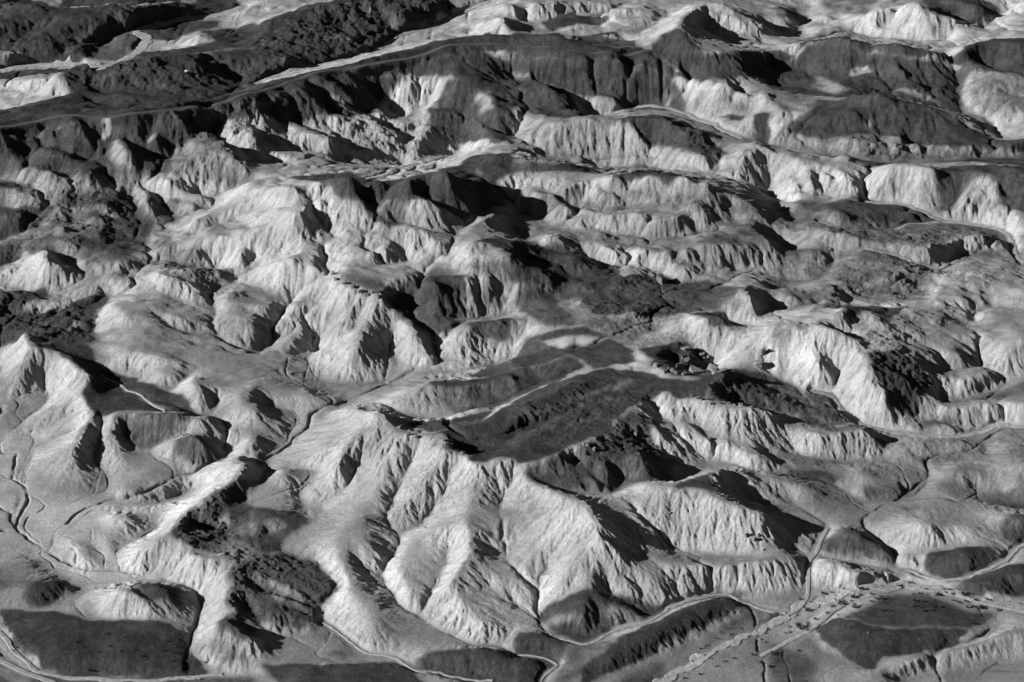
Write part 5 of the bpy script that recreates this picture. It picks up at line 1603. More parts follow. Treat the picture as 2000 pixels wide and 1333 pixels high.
SHRUBS="""
143.6 771.3 7.1 1564 1231
173.7 796.5 4.7 1667 1169
165.3 792.3 4.7 1637 1180
177.9 802.9 3.9 1680 1150
148.2 788.3 4.4 1573 1194
172.7 787.6 4.6 1669 1186
147.7 775.5 3.1 1578 1220
151.8 778.3 2.6 1593 1211
161.5 789.9 3.1 1624 1186
157.9 801.1 2.6 1604 1160
146.7 796.9 2.6 1563 1171
164.8 799.3 1.6 1631 1165
169.3 804.0 1.6 1646 1150
158.3 783.9 2.1 1615 1198
163.2 780.2 1.5 1637 1200
183.0 798.7 2.1 1702 1161
177.4 797.7 1.8 1681 1164
168.1 790.9 2.1 1649 1182
162.8 801.9 1.6 1622 1158
164.5 801.2 1.3 1629 1159
172.1 793.5 1.6 1663 1175
184.7 794.6 2.1 1711 1171
187.6 794.6 2.3 1722 1171
181.5 792.2 2.1 1700 1176
185.2 783.8 2.3 1720 1194
189.7 784.5 1.5 1737 1193
151.7 795.1 1.0 1583 1176
153.8 805.1 1.0 1586 1151
143.9 777.3 1.0 1562 1219
153.7 785.4 1.3 1596 1199
145.4 773.8 1.8 1570 1225
187.2 796.9 1.6 1719 1166
167.4 776.3 1.5 1656 1204
138.5 774.7 2.0 1542 1227
138.0 769.4 2.3 1543 1238
216.6 800.1 3.9 1829 1163
230.7 798.7 5.2 1884 1165
236.4 789.1 4.9 1914 1188
203.9 794.1 2.9 1785 1175
208.5 793.4 2.3 1803 1176
205.5 792.6 1.6 1792 1178
208.2 801.0 2.1 1796 1161
202.7 788.9 2.1 1784 1185
205.7 787.1 1.5 1797 1190
206.7 784.1 2.3 1803 1196
210.9 784.8 2.1 1819 1195
212.7 788.7 2.3 1823 1186
216.2 787.9 2.6 1837 1188
229.7 789.2 2.3 1888 1187
229.3 775.1 2.6 1898 1219
224.5 800.3 2.6 1859 1162
221.6 801.7 1.8 1847 1160
223.5 803.8 2.4 1853 1152
212.3 804.7 2.1 1809 1154
235.2 795.4 2.6 1904 1174
223.6 794.7 1.6 1860 1175
225.5 793.8 1.6 1868 1177
229.8 794.7 1.8 1884 1175
231.0 793.8 1.6 1889 1177
226.9 793.0 2.1 1874 1179
244.9 787.3 2.6 1948 1193
241.4 796.1 1.6 1928 1168
243.5 795.8 1.6 1936 1170
233.2 790.6 1.6 1900 1185
234.9 791.5 1.3 1906 1182
204.8 801.0 1.6 1783 1161
204.7 810.7 2.4 1776 1138
224.7 798.6 1.3 1861 1166
221.1 804.4 1.6 1843 1152
107.8 772.5 1.5 1423 1231
113.5 773.3 1.5 1445 1229
108.7 768.4 1.5 1428 1241
100.3 765.3 1.5 1396 1248
102.5 764.4 1.3 1405 1251
95.7 759.6 1.5 1380 1263
92.3 757.2 1.5 1367 1269
88.2 763.0 1.3 1349 1253
94.3 752.4 1.5 1377 1281
97.3 749.2 1.7 1390 1289
108.0 749.2 2.0 1433 1289
117.3 751.8 2.3 1469 1281
87.8 748.2 1.5 1352 1293
103.3 746.9 2.0 1415 1294
98.7 742.9 1.5 1398 1304
90.5 737.3 2.2 1367 1319
82.7 734.7 2.0 1336 1327
120.4 746.1 2.0 1484 1296
121.1 767.6 1.5 1477 1243
125.9 769.9 1.5 1495 1238
123.0 764.4 1.5 1486 1251
125.0 762.1 1.5 1495 1256
119.5 776.4 1.3 1467 1222
-199.3 762.3 1.8 209 1240
-193.5 762.2 1.3 232 1241
-189.6 761.4 1.0 247 1243
-186.4 760.5 1.0 259 1246
-182.0 757.8 1.3 275 1254
-196.3 753.8 1.5 215 1264
-201.7 750.3 1.7 191 1275
-190.2 750.4 1.7 237 1274
-183.1 751.2 1.7 266 1272
-179.8 747.5 2.2 277 1284
-173.3 751.9 1.2 306 1271
-169.3 751.8 1.5 322 1272
-164.8 751.3 2.0 340 1276
-169.3 758.4 1.5 326 1254
-164.8 744.8 1.7 336 1293
-160.9 745.5 1.2 352 1292
-203.6 739.2 3.2 176 1312
-213.5 756.3 2.0 148 1257
-242.5 756.3 1.5 33 1262
-244.2 754.0 1.5 25 1272
-189.4 737.4 1.5 232 1318
-149.5 734.2 1.7 392 1326
-149.1 745.7 1.7 400 1295
127.6 773.0 1.5 1500 1231
127.0 751.8 3.5 1508 1281
144.8 762.1 1.3 1574 1251
135.7 769.4 1.5 1534 1238
140.1 753.1 1.8 1560 1275
124.4 742.3 2.5 1502 1305
141.8 744.9 1.0 1571 1297
139.2 784.1 1.5 1540 1205
133.2 785.9 2.1 1516 1200
171.2 756.3 1.0 1683 1257
209.7 810.8 1.1 1795 1137
"""
ROCKS="""
106.3 1027.8 6.3 2.8 slab 1340 684
99.2 995.5 6.1 5.2 block 1326 716
109.2 988.9 9.1 4.8 slab 1361 724
118.7 992.8 7.9 5.5 block 1391 722
116.2 1027.3 3.8 3.4 block 1371 696
117.5 1024.0 3.7 3.7 block 1376 706
123.2 1018.8 6.5 2.8 slab 1396 708
105.8 1013.4 3.4 3.7 slab 1342 707
89.3 981.4 3.6 2.7 block 1297 729
94.4 982.2 3.9 2.4 block 1314 728
100.5 979.1 4.2 3.3 block 1335 732
104.7 1016.3 5.0 2.5 slab 1338 700
85.2 992.4 4.2 3.6 block 1281 716
120.0 979.6 6.0 2.4 slab 1400 729
123.7 981.5 5.4 2.4 slab 1412 724
147.7 1005.3 5.8 4.0 slab 1481 712
96.0 979.1 2.4 2.1 block 1320 732
119.8 1025.9 2.5 3.1 block 1383 697
114.7 1029.9 4.7 2.5 slab 1366 687
92.3 985.9 1.8 1.5 block 1306 723
97.3 1115.2 8.0 8.0 block 1292 555
151.0 1014.0 4.0 6.8 pillar 1489 690
-255.5 1422.5 2.8 2.4 block 364 144
83.3 849.2 1.4 1.4 round 1308 998
122.9 834.1 2.4 2.7 block 1459 1048
126.7 832.1 2.4 2.7 block 1474 1055
129.0 834.4 2.1 2.1 block 1482 1046
130.7 826.1 1.1 1.1 block 1491 1075
-115.7 1109.2 3.0 2.6 slab 650 537
-112.9 1102.6 3.3 3.0 slab 657 547
-107.4 1095.4 4.3 2.9 slab 672 557
-101.1 1090.0 3.9 2.9 slab 690 568
-96.2 1085.6 3.3 2.6 slab 704 572
-92.2 1083.8 3.2 2.6 slab 716 576
-88.6 1084.1 2.3 5.2 pillar 727 574
-84.9 1080.6 3.2 3.9 block 738 580
-62.3 922.9 2.9 2.3 block 783 836
-57.9 915.1 2.6 1.7 slab 797 849
-53.6 914.0 2.6 1.7 slab 812 853
-38.0 907.5 3.1 2.3 block 866 861
-35.9 903.6 2.8 2.3 block 873 868
-27.2 896.7 2.5 1.7 slab 903 884
111.4 925.1 2.3 1.7 block 1386 855
69.7 921.5 2.6 2.3 block 1243 846
66.9 923.2 2.0 1.7 block 1233 838
41.4 899.6 2.5 1.7 slab 1147 875
45.0 897.5 2.5 2.2 block 1160 882
39.1 900.9 2.0 1.7 block 1139 870
-192.7 945.4 1.5 1.2 pale 346 852
-191.1 946.4 1.5 1.2 pale 352 849
-189.0 944.3 1.2 1.2 pale 358 851
-187.2 944.8 1.5 1.2 pale 364 848
-194.1 944.4 1.2 0.9 pale 341 855
-185.1 942.7 1.2 0.9 pale 370 850
-196.2 946.9 1.2 0.9 pale 335 850
103.4 955.3 2.4 1.8 block 1351 776
106.4 952.9 2.6 1.8 slab 1362 780
109.2 951.4 2.3 1.8 block 1372 782
112.1 951.3 2.1 1.5 block 1382 783
114.5 948.0 2.9 1.8 slab 1391 789
118.7 948.7 2.3 1.5 slab 1405 789
125.0 965.9 2.1 1.8 block 1420 770
128.3 962.4 2.4 1.5 slab 1432 782
131.8 954.6 2.7 1.5 slab 1447 790
162.6 771.8 1.0 0.8 pale 1640 1213
175.2 763.1 1.0 0.8 pale 1695 1238
"""
# ---------------------------------------------------------------- the survey: ridge, valley, wash and spot-height lines (decimetres)
def unpack(txt):
    out=[]
    for ln in txt.split('\n'):
        if len(ln)<3: continue
        v=np.array([float(t) for t in ln[1:].split()])/10.0
        out.append((ln[0],v.reshape(-1,3)))
    return out
LINES=unpack(SURVEY)
H0,RD,PATHS=base_terrain(LINES)
print('base',time.time()-T0)
# country beyond the survey: low hills so that it does not run out flat
yy,xx=np.mgrid[0:NY,0:NX]; wx=GX0+xx*GS; wy=GY0+yy*GS
EXT=np.clip((wy-1800)/200,0,1); EXT=np.maximum(EXT,np.clip((np.abs(wx)-(.2366*wy+110))/80,0,1))
H0=H0+EXT*9*(.6+fbm(wx,wy,120,4,5,.55))
# ---------------------------------------------------------------- drainage carved by running water
H1=H0+(.8+1.0*np.clip((wy-950)/250,0,1))*fbm(wx,wy,24,5,31,.62)+1.5*np.clip((wy-930)/160,0,1)*(.6-1.9*np.abs(fbm(wx+4*fbm(wx,wy,20,2,35),wy*1.5,19,4,33,.55)))
for rep in range(2):
    F,RC,ACC,ORD=drainage(H1)
    H2=cut(H1,RC,ACC,ORD,.038,3)
    drop=np.minimum(H1-H2,2.2)
    H1=blur(H1-drop,.45)
F,RC,ACC,ORD=drainage(H1)
H0=H1
ST=streams(F,RC,ACC,200)
print('drainage',time.time()-T0,len(ST))
FG=.5; FNX=int((GX1-GX0)/FG)+1; FNY=int((GY1-GY0)/FG)+1
INC=np.zeros((FNY,FNX),np.float32); WAD=np.zeros((FNY,FNX),np.float32)
def stamp(G,x,y,wd,dp):
    """press a soft groove of half-width wd and depth dp along the points (keeps the deepest)"""
    for r0 in np.unique(np.ceil(wd*2.2/FG).astype(int)):
        m=np.ceil(wd*2.2/FG).astype(int)==r0
        X,Y,Wd,Dp=x[m],y[m],wd[m],dp[m]
        fx=(X-GX0)/FG; fy=(Y-GY0)/FG; ix=np.rint(fx).astype(int); iy=np.rint(fy).astype(int)
        for a in range(-r0,r0+1):
            for b in range(-r0,r0+1):
                qx=ix+a; qy=iy+b; ok=(qx>=0)&(qx<FNX)&(qy>=0)&(qy<FNY)
                d2=((qx-fx)**2+(qy-fy)**2)*FG*FG
                v=(Dp*np.exp(-(d2/(Wd*Wd))**1.3)).astype(np.float32)
                np.maximum.at(G,(qy[ok],qx[ok]),v[ok])
def dense(P,step,wig,seed):
    d=np.r_[0,np.cumsum(np.hypot(*np.diff(P[:,:2],axis=0).T))]
    n=max(3,int(d[-1]/step)); t=np.linspace(0,d[-1],n)
    x=np.interp(t,d,P[:,0]); y=np.interp(t,d,P[:,1]); a=np.interp(t,d,P[:,2])
    x=x+wig*fbm(x,y,9,3,seed); y=y+wig*fbm(x+77,y,9,3,seed+3)
    return x,y,a
for P in ST:
    x,y,a=dense(P,.5,1.6,50)
    wdt=.30+.16*np.log10(a/150+1); dep=.2+.4*np.log10(a/150+1)
    stamp(INC,x,y,wdt+.1,dep)
for k,S in PATHS:
    if k!='w': continue
    x,y,a=dense(S,.4,1.0,90)
    stamp(INC,x,y,np.full(len(x),.36),np.full(len(x),.7))
def fsample(G,x,y):
    fx=np.clip((x-GX0)/FG,0,FNX-2.001); fy=np.clip((y-GY0)/FG,0,FNY-2.001)
    ix=fx.astype(int); iy=fy.astype(int); tx=fx-ix; ty=fy-iy
    return (G[iy,ix]*(1-tx)+G[iy,ix+1]*tx)*(1-ty)+(G[iy+1,ix]*(1-tx)+G[iy+1,ix+1]*tx)*ty
print('incised',time.time()-T0)
# ---------------------------------------------------------------- beds of tracks and dry washes: graded smooth
BW=np.zeros((FNY,FNX),np.float32); BN=np.zeros((FNY,FNX),np.float32); BD=np.zeros((FNY,FNX),np.float32)
BEDS=[]
for ln in STRIPS.split('\n'):
    if len(ln)<5: continue
    f=ln.split(); kd,nm,wd=f[0],f[1],float(f[2]); P=np.array([float(v) for v in f[3:]]).reshape(-1,2)/10
    S=spline(np.c_[P,np.zeros(len(P))],1.0)
    x,y,_=dense(S,.5,(3.5 if nm=='braid' else 1.6) if kd=='wash' else .5,400)
    z=sample(H1,x,y); n=61 if kd=='wash' else 41; k=np.hanning(n); k/=k.sum(); z=np.convolve(np.pad(z,(n//2,n//2),'edge'),k,'valid')
    z-=.35 if kd=='wash' else 0
    BEDS.append((kd,nm,wd,x,y,z))
    r0=int((wd*.5+3.5)/FG); ix=np.rint((x-GX0)/FG).astype(int); iy=np.rint((y-GY0)/FG).astype(int)
    for a in range(-r0,r0+1):
        for b in range(-r0,r0+1):
            d=math.hypot(a,b)*FG; v=min(1,max(0,(wd*.5+3.2-d)/2.4)); 
            if v<=0: continue
            g=math.exp(-(d/1.5)**2)+1e-4
            qx=ix+a; qy=iy+b; ok=(qx>=0)&(qx<FNX)&(qy>=0)&(qy<FNY)
            np.maximum.at(BW,(qy[ok],qx[ok]),np.float32(v)); np.add.at(BN,(qy[ok],qx[ok]),(g*z[ok]).astype(np.float32)); np.add.at(BD,(qy[ok],qx[ok]),np.float32(g))
BN=np.where(BD>0,BN/np.maximum(BD,1e-9),0).astype(np.float32)
def bed(x,y):
    ix=np.clip(np.rint((x-GX0)/FG).astype(int),0,FNX-1); iy=np.clip(np.rint((y-GY0)/FG).astype(int),0,FNY-1)
    w_=fsample(BW,x,y); z=fsample(BN,x,y); ok=(BD[iy,ix]>0)&(fsample((BD>0).astype(np.float32) if False else BWOK,x,y)>.999)
    return np.where(ok,w_,0),z
BWOK=(BD>0).astype(np.float32)
# valley floors from the upstream area: V-shaped notches on slopes
Hb=H0
GYb,GXb=np.gradient(blur(Hb,1.2),GS)
# ---------------------------------------------------------------- areas of ground, as outlines on the plan (metres)
def inside(poly,x,y):
    r=np.zeros(x.shape,bool); n=len(poly)
    for i in range(n):
        x1,y1=poly[i]; x2,y2=poly[(i+1)%n]
        if y1==y2: continue
        c=((y1>y)!=(y2>y))&(x<(x2-x1)*(y-y1)/(y2-y1)+x1)
        r^=c
    return r
def areas(txt):
    """grid of gravel cover (0 pale marl .. 1 black desert gravel; some outlines paint shade in hollows), later outlines lie over earlier ones"""
    G=np.zeros((FNY//2+1,FNX//2+1),np.float32); s=FG*2
    jy,jx=np.mgrid[0:G.shape[0],0:G.shape[1]]; 
    for ln in txt.split('\n'):
        if len(ln)<3: continue
        v=np.array([float(t) for t in ln.split()]); val=v[0]; soft=v[1]; p=v[2:].reshape(-1,2)/10
        x0,y0=p.min(0)-30; x1,y1=p.max(0)+30
        a=max(0,int((x0-GX0)/s)); b=min(G.shape[1],int((x1-GX0)/s)+1); c=max(0,int((y0-GY0)/s)); d=min(G.shape[0],int((y1-GY0)/s)+1)
        if a>=b or c>=d: continue
        X=GX0+jx[c:d,a:b]*s; Y=GY0+jy[c:d,a:b]*s
        wx_=X+6.0*fbm(X,Y,24,6,200,.76); wy_=Y+6.0*fbm(X+500,Y,24,6,203,.76)
        m=inside(p,wx_,wy_).astype(np.float32)
        m=blur(m,soft*.9+.5)
        G[c:d,a:b]=G[c:d,a:b]*(1-m)+val*m
    return G
COV=areas(AREAS); BRK=areas(BROKEN)  # mostly gravel; a few dark outlines put shade into hollows and right-facing slopes
def csample(x,y,COV=COV):
    s=FG*2; fx=np.clip((x-GX0)/s,0,COV.shape[1]-2.001); fy=np.clip((y-GY0)/s,0,COV.shape[0]-2.001)
    ix=fx.astype(int); iy=fy.astype(int); tx=fx-ix; ty=fy-iy
    return (COV[iy,ix]*(1-tx)+COV[iy,ix+1]*tx)*(1-ty)+(COV[iy+1,ix]*(1-tx)+COV[iy+1,ix+1]*tx)*ty
print('areas',time.time()-T0)
# ---------------------------------------------------------------- height of the ground anywhere
def ground(x,y,full=False):
    h=sample(Hb,x,y); gx=sample(GXb,x,y); gy=sample(GYb,x,y); rd=sample(RD,x,y); cov=csample(x,y)
    sl=np.hypot(gx,gy)
    steep=np.clip((sl-.10)/.45,0,1)
    h=h+.35*fbm(x,y,12,3,11)*np.clip(.25+steep,0,1)
    amp=(.45+.55*(1-rd))*(1-.55*cov)
    tx,ty=gx,gy; g0=0
    for k,(wl,a) in enumerate(((10.5,1.15),(5.6,.85),(3.0,.55),(1.7,.28))):
        v,dx,dy=rills(x,y,tx,ty,wl,100+k)
        A=a*steep*amp*(1 if k else .8)
        h=h+A*(v-.2)*.5; g0=g0+v*a
        tx=tx+dx*A*.5; ty=ty+dy*A*.5
    bk=csample(x,y,BRK)*np.clip(.55+fbm(x,y,60,3,91)*1.2,.2,1)
    rg=1-2.2*np.abs(fbm(x+3*fbm(x,y,9,2,95),y*1.35,11,4,93,.55)); rg2=1-2.4*np.abs(fbm(x,y,4.5,3,97,.6))
    rg0=1-2.1*np.abs(fbm(x,y*1.3,27,3,99,.5))
    h=h+bk*(1.7*rg+.6*rg2+1.8*rg0*np.clip((y-900)/150,0,1))
    # broken rock on gravel-covered ground, fine lumps on marl
    r=fbm(x,y,3.2,3,61,.6)
    h=h+r*(.10+.22*cov)*(0.4+steep)
    inc=fsample(INC,x,y)*np.clip(.55+1.1*fbm(x,y,11,3,300),.08,1.2)
    h=h-inc
    bw,bz=bed(x,y); bw=bw*bw*(3-2*bw); h=h*(1-bw)+bz*bw; inc=inc*(1-bw)
    return (h,sl,cov,g0,inc) if full else h
# ---------------------------------------------------------------- ground mesh, rows and columns closing up towards the viewer
NC=1450; ys=[690.0]
while ys[-1]<2150: ys.append(ys[-1]+0.44*((ys[-1]**2+574**2)/930.0**2))
ys=np.array(ys); NR=len(ys)
u=np.linspace(-1.22,1.22,NC)
Y=np.repeat(ys[:,None],NC,1); X=u[None,:]*(.2366*Y+72)
Z,SL,CV,GV,IN=ground(X,Y,True)
print('ground',time.time()-T0,NR,NC)
co=np.stack([X,Y,Z],-1).reshape(-1,3).astype(np.float32)
idx=np.arange(NR*NC).reshape(NR,NC)
quads=np.stack([idx[:-1,:-1],idx[:-1,1:],idx[1:,1:],idx[1:,:-1]],-1).reshape(-1,4)
def mesh_from(name,co,quads,attrs,mat,**props):
    me=bpy.data.meshes.new(name); me.vertices.add(len(co)); me.vertices.foreach_set('co',co.ravel())
    me.loops.add(quads.size); me.loops.foreach_set('vertex_index',quads.ravel().astype(np.int32))
    me.polygons.add(len(quads)); me.polygons.foreach_set('loop_start',np.arange(0,quads.size,4,dtype=np.int32))
    try: me.polygons.foreach_set('loop_total',np.full(len(quads),4,np.int32))
    except Exception: pass
    me.update(calc_edges=True)
    me.polygons.foreach_set('use_smooth',np.ones(len(quads),bool))
    for n,a in attrs.items():
        at=me.attributes.new(n,'FLOAT','POINT'); at.data.foreach_set('value',a.ravel().astype(np.float32))
    o=bpy.data.objects.new(name,me); C.objects.link(o); me.materials.append(mat)
    for k,v in props.items(): o[k]=v
    return o
# ---------------------------------------------------------------- materials
def mat_ground(name):
    m=bpy.data.materials.new(name); m.use_nodes=True; t=m.node_tree; N=t.nodes; L=t.links; N.clear()
    out=N.new('ShaderNodeOutputMaterial'); b=N.new('ShaderNodeBsdfPrincipled'); L.new(b.outputs[0],out.inputs[0])
    b.inputs['Roughness'].default_value=.95; b.inputs['Specular IOR Level'].default_value=.05
    geo=N.new('ShaderNodeNewGeometry')
    def attr(n):
        a=N.new('ShaderNodeAttribute'); a.attribute_name=n; return a.outputs['Fac']
    def noise(scale,det=4,rough=.6,vec=None):
        n=N.new('ShaderNodeTexNoise'); n.inputs['Scale'].default_value=scale; n.inputs['Detail'].default_value=det; n.inputs['Roughness'].default_value=rough
        L.new(vec or geo.outputs['Position'],n.inputs['Vector']); return n.outputs['Fac']
    def math_(op,a,c,cl=False):
        n=N.new('ShaderNodeMath'); n.operation=op; n.use_clamp=cl
        for i,v in enumerate((a,c)):
            if isinstance(v,(int,float)): n.inputs[i].default_value=v
            else: L.new(v,n.inputs[i])
        return n.outputs[0]
    def ramp(v,a,c):
        n=N.new('ShaderNodeMapRange'); n.clamp=True; L.new(v,n.inputs[0]); n.inputs[1].default_value=a; n.inputs[2].default_value=c; return n.outputs[0]
    def lerp(f,a,c):   # scalar mix
        n=N.new('ShaderNodeMix'); n.data_type='FLOAT'
        for i,v in ((0,f),(2,a),(3,c)):
            if isinstance(v,(int,float)): n.inputs[i].default_value=v
            else: L.new(v,n.inputs[i])
        return n.outputs[0]
    cov=attr('cover'); slope=attr('steep')
    n1=noise(.05,6,.65); n2=noise(.45,5,.7); n3=noise(2.5,4,.7)
    # edge of the gravel cover is ragged
    rill=attr('rill'); nm=noise(.11,9,.76)
    # gravel thins out on steep ground and along the rib crests
    thin=math_('MULTIPLY',math_('MULTIPLY',slope,ramp(rill,-.3,1.4)),math_('MULTIPLY',ramp(noise(.07,6,.7),.35,.65),.42))
    cov=math_('SUBTRACT',cov,math_('MULTIPLY',thin,math_('MULTIPLY',cov,math_('SUBTRACT',1.1,cov))))
    d=math_('SUBTRACT',math_('ADD',cov,math_('MULTIPLY',math_('SUBTRACT',cov,.5),.5)),nm)
    patch=ramp(d,-.22,.22)
    c2=math_('MULTIPLY',lerp(.5,cov,patch),ramp(cov,0,.15),True)
    c2=math_('MULTIPLY',c2,lerp(ramp(noise(.035,9,.78),.34,.56),.76,1.0))
    # thin wash-outs of pale marl run through the gravel
    st=noise(.35,8,.8); c2=math_('MULTIPLY',c2,lerp(ramp(st,.33,.46),.6,1.0))
    marl=lerp(ramp(n1,.3,.7),.42,.58)
    marl=math_('MULTIPLY',marl,lerp(ramp(n2,.25,.75),.72,1.14)); nb=noise(.022,7,.7); marl=math_('MULTIPLY',marl,lerp(ramp(nb,.35,.62),.66,1.10))
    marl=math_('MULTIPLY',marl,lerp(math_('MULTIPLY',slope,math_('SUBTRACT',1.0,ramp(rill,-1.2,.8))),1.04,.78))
    marl=math_('MULTIPLY',marl,lerp(slope,.66,1.20))        # washed clean on the steep faces, silt and lag on the flats; spread widened to paint in light contrast
    marl=math_('MULTIPLY',marl,lerp(ramp(n3,.3,.7),.80,1.12))
    grav=lerp(ramp(n1,.3,.7),.022,.038)
    grav=math_('MULTIPLY',grav,lerp(ramp(n3,.3,.7),.65,1.4)); grav=math_('MULTIPLY',grav,lerp(ramp(noise(.08,8,.75),.35,.65),.75,1.7))
    grav=math_('MULTIPLY',grav,lerp(slope,1.0,1.35))
    speck=noise(1.6,2,.5); grav=math_('ADD',grav,math_('MULTIPLY',ramp(speck,.70,.74),.16))
    marl=math_('MULTIPLY',marl,math_('ADD',1.0,math_('MAXIMUM',math_('MULTIPLY',attr('cover'),-1.0),0.0)))   # pale silt flats
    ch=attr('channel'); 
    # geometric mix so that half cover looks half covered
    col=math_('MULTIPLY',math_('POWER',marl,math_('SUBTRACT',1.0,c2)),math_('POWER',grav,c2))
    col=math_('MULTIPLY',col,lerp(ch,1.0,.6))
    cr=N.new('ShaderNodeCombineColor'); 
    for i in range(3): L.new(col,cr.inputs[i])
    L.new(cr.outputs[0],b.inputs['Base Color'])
    bump=N.new('ShaderNodeBump'); bump.inputs['Strength'].default_value=1.0; bump.inputs['Distance'].default_value=1.0
    hgt=math_('ADD',math_('MULTIPLY',noise(.55,8,.72),1.1),math_('MULTIPLY',noise(2.2,4,.75),.35))
    L.new(math_('MULTIPLY',hgt,lerp(slope,.55,1.3)),bump.inputs['Height']); L.new(bump.outputs[0],b.inputs['Normal'])
    return m
M_GROUND=mat_ground('badland_ground')
def mat_plain(name,lo,hi,scale=.6,bump=.25,rough=.95):
    m=bpy.data.materials.new(name); m.use_nodes=True; t=m.node_tree; N=t.nodes; L=t.links; b=N['Principled BSDF']
    b.inputs['Roughness'].default_value=rough; b.inputs['Specular IOR Level'].default_value=.05
    g=N.new('ShaderNodeNewGeometry'); n=N.new('ShaderNodeTexNoise'); n.inputs['Scale'].default_value=scale; n.inputs['Detail'].default_value=7; n.inputs['Roughness'].default_value=.72
    L.new(g.outputs['Position'],n.inputs['Vector'])
    r=N.new('ShaderNodeValToRGB'); r.color_ramp.elements[0].position=.32; r.color_ramp.elements[1].position=.68
    r.color_ramp.elements[0].color=(lo,lo,lo,1); r.color_ramp.elements[1].color=(hi,hi,hi,1)
    L.new(n.outputs['Fac'],r.inputs[0]); L.new(r.outputs[0],b.inputs['Base Color'])
    bp=N.new('ShaderNodeBump'); bp.inputs['Distance'].default_value=bump; L.new(n.outputs['Fac'],bp.inputs['Height']); L.new(bp.outputs[0],b.inputs['Normal'])
    return m
M_TRACK=mat_plain('track_dust',.24,.40,.4,.15); M_WASH=mat_plain('wash_gravel',.22,.50,.35,.6)
M_RIDGE=mat_plain('worn_gravel',.07,.11,.5,.1)
M_ROCK=mat_plain('marl_block',.13,.26,.8,.8); M_DARK=mat_plain('varnished_rock',.10,.18,.8,.5); M_PALE=mat_plain('pale_rock',.55,.75,1.0,.2)
M_LEAF=mat_plain('dry_foliage',.022,.05,3,.05); M_STEM=mat_plain('bark',.06,.10,3,.05)
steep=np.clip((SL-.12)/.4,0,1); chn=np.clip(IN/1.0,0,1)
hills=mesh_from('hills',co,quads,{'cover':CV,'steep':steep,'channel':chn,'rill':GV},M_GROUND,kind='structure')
print('mesh',time.time()-T0)
# ---------------------------------------------------------------- tracks and dry washes, laid on their graded beds
rng=np.random.default_rng(9)
for bi,(kd,nm,wd,x,y,z) in enumerate(BEDS):
    n=len(x); tx=np.gradient(x); ty=np.gradient(y); m=np.hypot(tx,ty)+1e-9; nx_,ny_=-ty/m,tx/m
    k=9 if kd=='wash' else 7; off=np.linspace(-.5,.5,k)
    amp=(.9 if nm=='braid' else .55) if kd=='wash' else .12
    wl=wd*(1+amp*fbm(x,y,7,3,700+bi)*1.6); wr=wd*(1+amp*fbm(x+90,y,7,3,720+bi)*1.6)
    O=np.where(off[None,:]<0,off[None,:]*wl[:,None],off[None,:]*wr[:,None])
    X_=x[:,None]+nx_[:,None]*O; Y_=y[:,None]+ny_[:,None]*O
    Z_=ground(X_,Y_)
    Z_=np.maximum(Z_,(z[:,None]+0*O))+.10+.012*bi
    if kd=='road': Z_=Z_-.07*np.exp(-((np.abs(O)-wd*.26)/.28)**2)        # the two wheel ruts
    cs=np.stack([X_,Y_,Z_],-1)
    ed=cs.copy(); lft=ed[:,:1].copy(); rgt=ed[:,-1:].copy(); lft[...,2]-=.6; rgt[...,2]-=.6
    lft[...,0]-=nx_[:,None]*.35; lft[...,1]-=ny_[:,None]*.35; rgt[...,0]+=nx_[:,None]*.35; rgt[...,1]+=ny_[:,None]*.35
    cs=np.concatenate([lft,cs,rgt],1); kk=k+2
    ii=np.arange(n*kk).reshape(n,kk); q=np.stack([ii[:-1,:-1],ii[1:,:-1],ii[1:,1:],ii[:-1,1:]],-1).reshape(-1,4)
    mt=M_WASH if kd=='wash' else (M_RIDGE if nm=='ridge' else M_TRACK)
    mesh_from('dry_wash' if kd=='wash' else 'dirt_road',cs.reshape(-1,3).astype(np.float32),q,{},mt,kind='structure')
# ---------------------------------------------------------------- rocks
import bmesh
def rock_mesh(name,kind,seed,mat):
    r=np.random.default_rng(seed); bm=bmesh.new()
    n={'slab':16,'block':16,'pillar':14,'round':40,'pale':14}[kind]
    P=r.uniform(-1,1,(n,3))
    if kind!='round': P=np.sign(P)*np.abs(P)**.45
    else: P/=np.linalg.norm(P,axis=1)[:,None]
    P=P*np.array([.5,.42,.5])
    if kind=='pillar': P[:,:2]*=(1-.25*np.clip(-P[:,2:],0,1)*1.2)
    vs=[bm.verts.new(p) for p in P.tolist()]
    res=bmesh.ops.convex_hull(bm,input=vs)
    bad=[v for v in bm.verts if not v.link_faces]; bmesh.ops.delete(bm,geom=bad,context='VERTS')
    bmesh.ops.bevel(bm,geom=list(bm.edges),offset=.035,segments=1,affect='EDGES')
    bmesh.ops.triangulate(bm,faces=bm.faces[:]); bmesh.ops.subdivide_edges(bm,edges=[e for e in bm.edges if e.calc_length()>.18],cuts=2)
    bmesh.ops.triangulate(bm,faces=bm.faces[:])
    co_=np.array([v.co[:] for v in bm.verts]); d=fbm(co_[:,0]*3+seed,co_[:,1]*3+co_[:,2]*2,1.0,4,seed)*.06
    lay=np.abs(((co_[:,2]*4.5+seed)%1)-.5)*.05          # bedding planes
    for v,a,l in zip(bm.verts,d,lay):
        f=1+a-l; v.co.x*=f; v.co.y*=f; v.co.z*=1+a
    me=bpy.data.meshes.new(name); bm.to_mesh(me); bm.free(); me.materials.append(mat)
    return me
PILOT=[rock_mesh('boulder',k,31+i*7,M_ROCK) for i,k in enumerate(['slab','block','slab','block','block','slab'])]
def pt(x,y): return float(ground(np.array([x]),np.array([y]))[0])
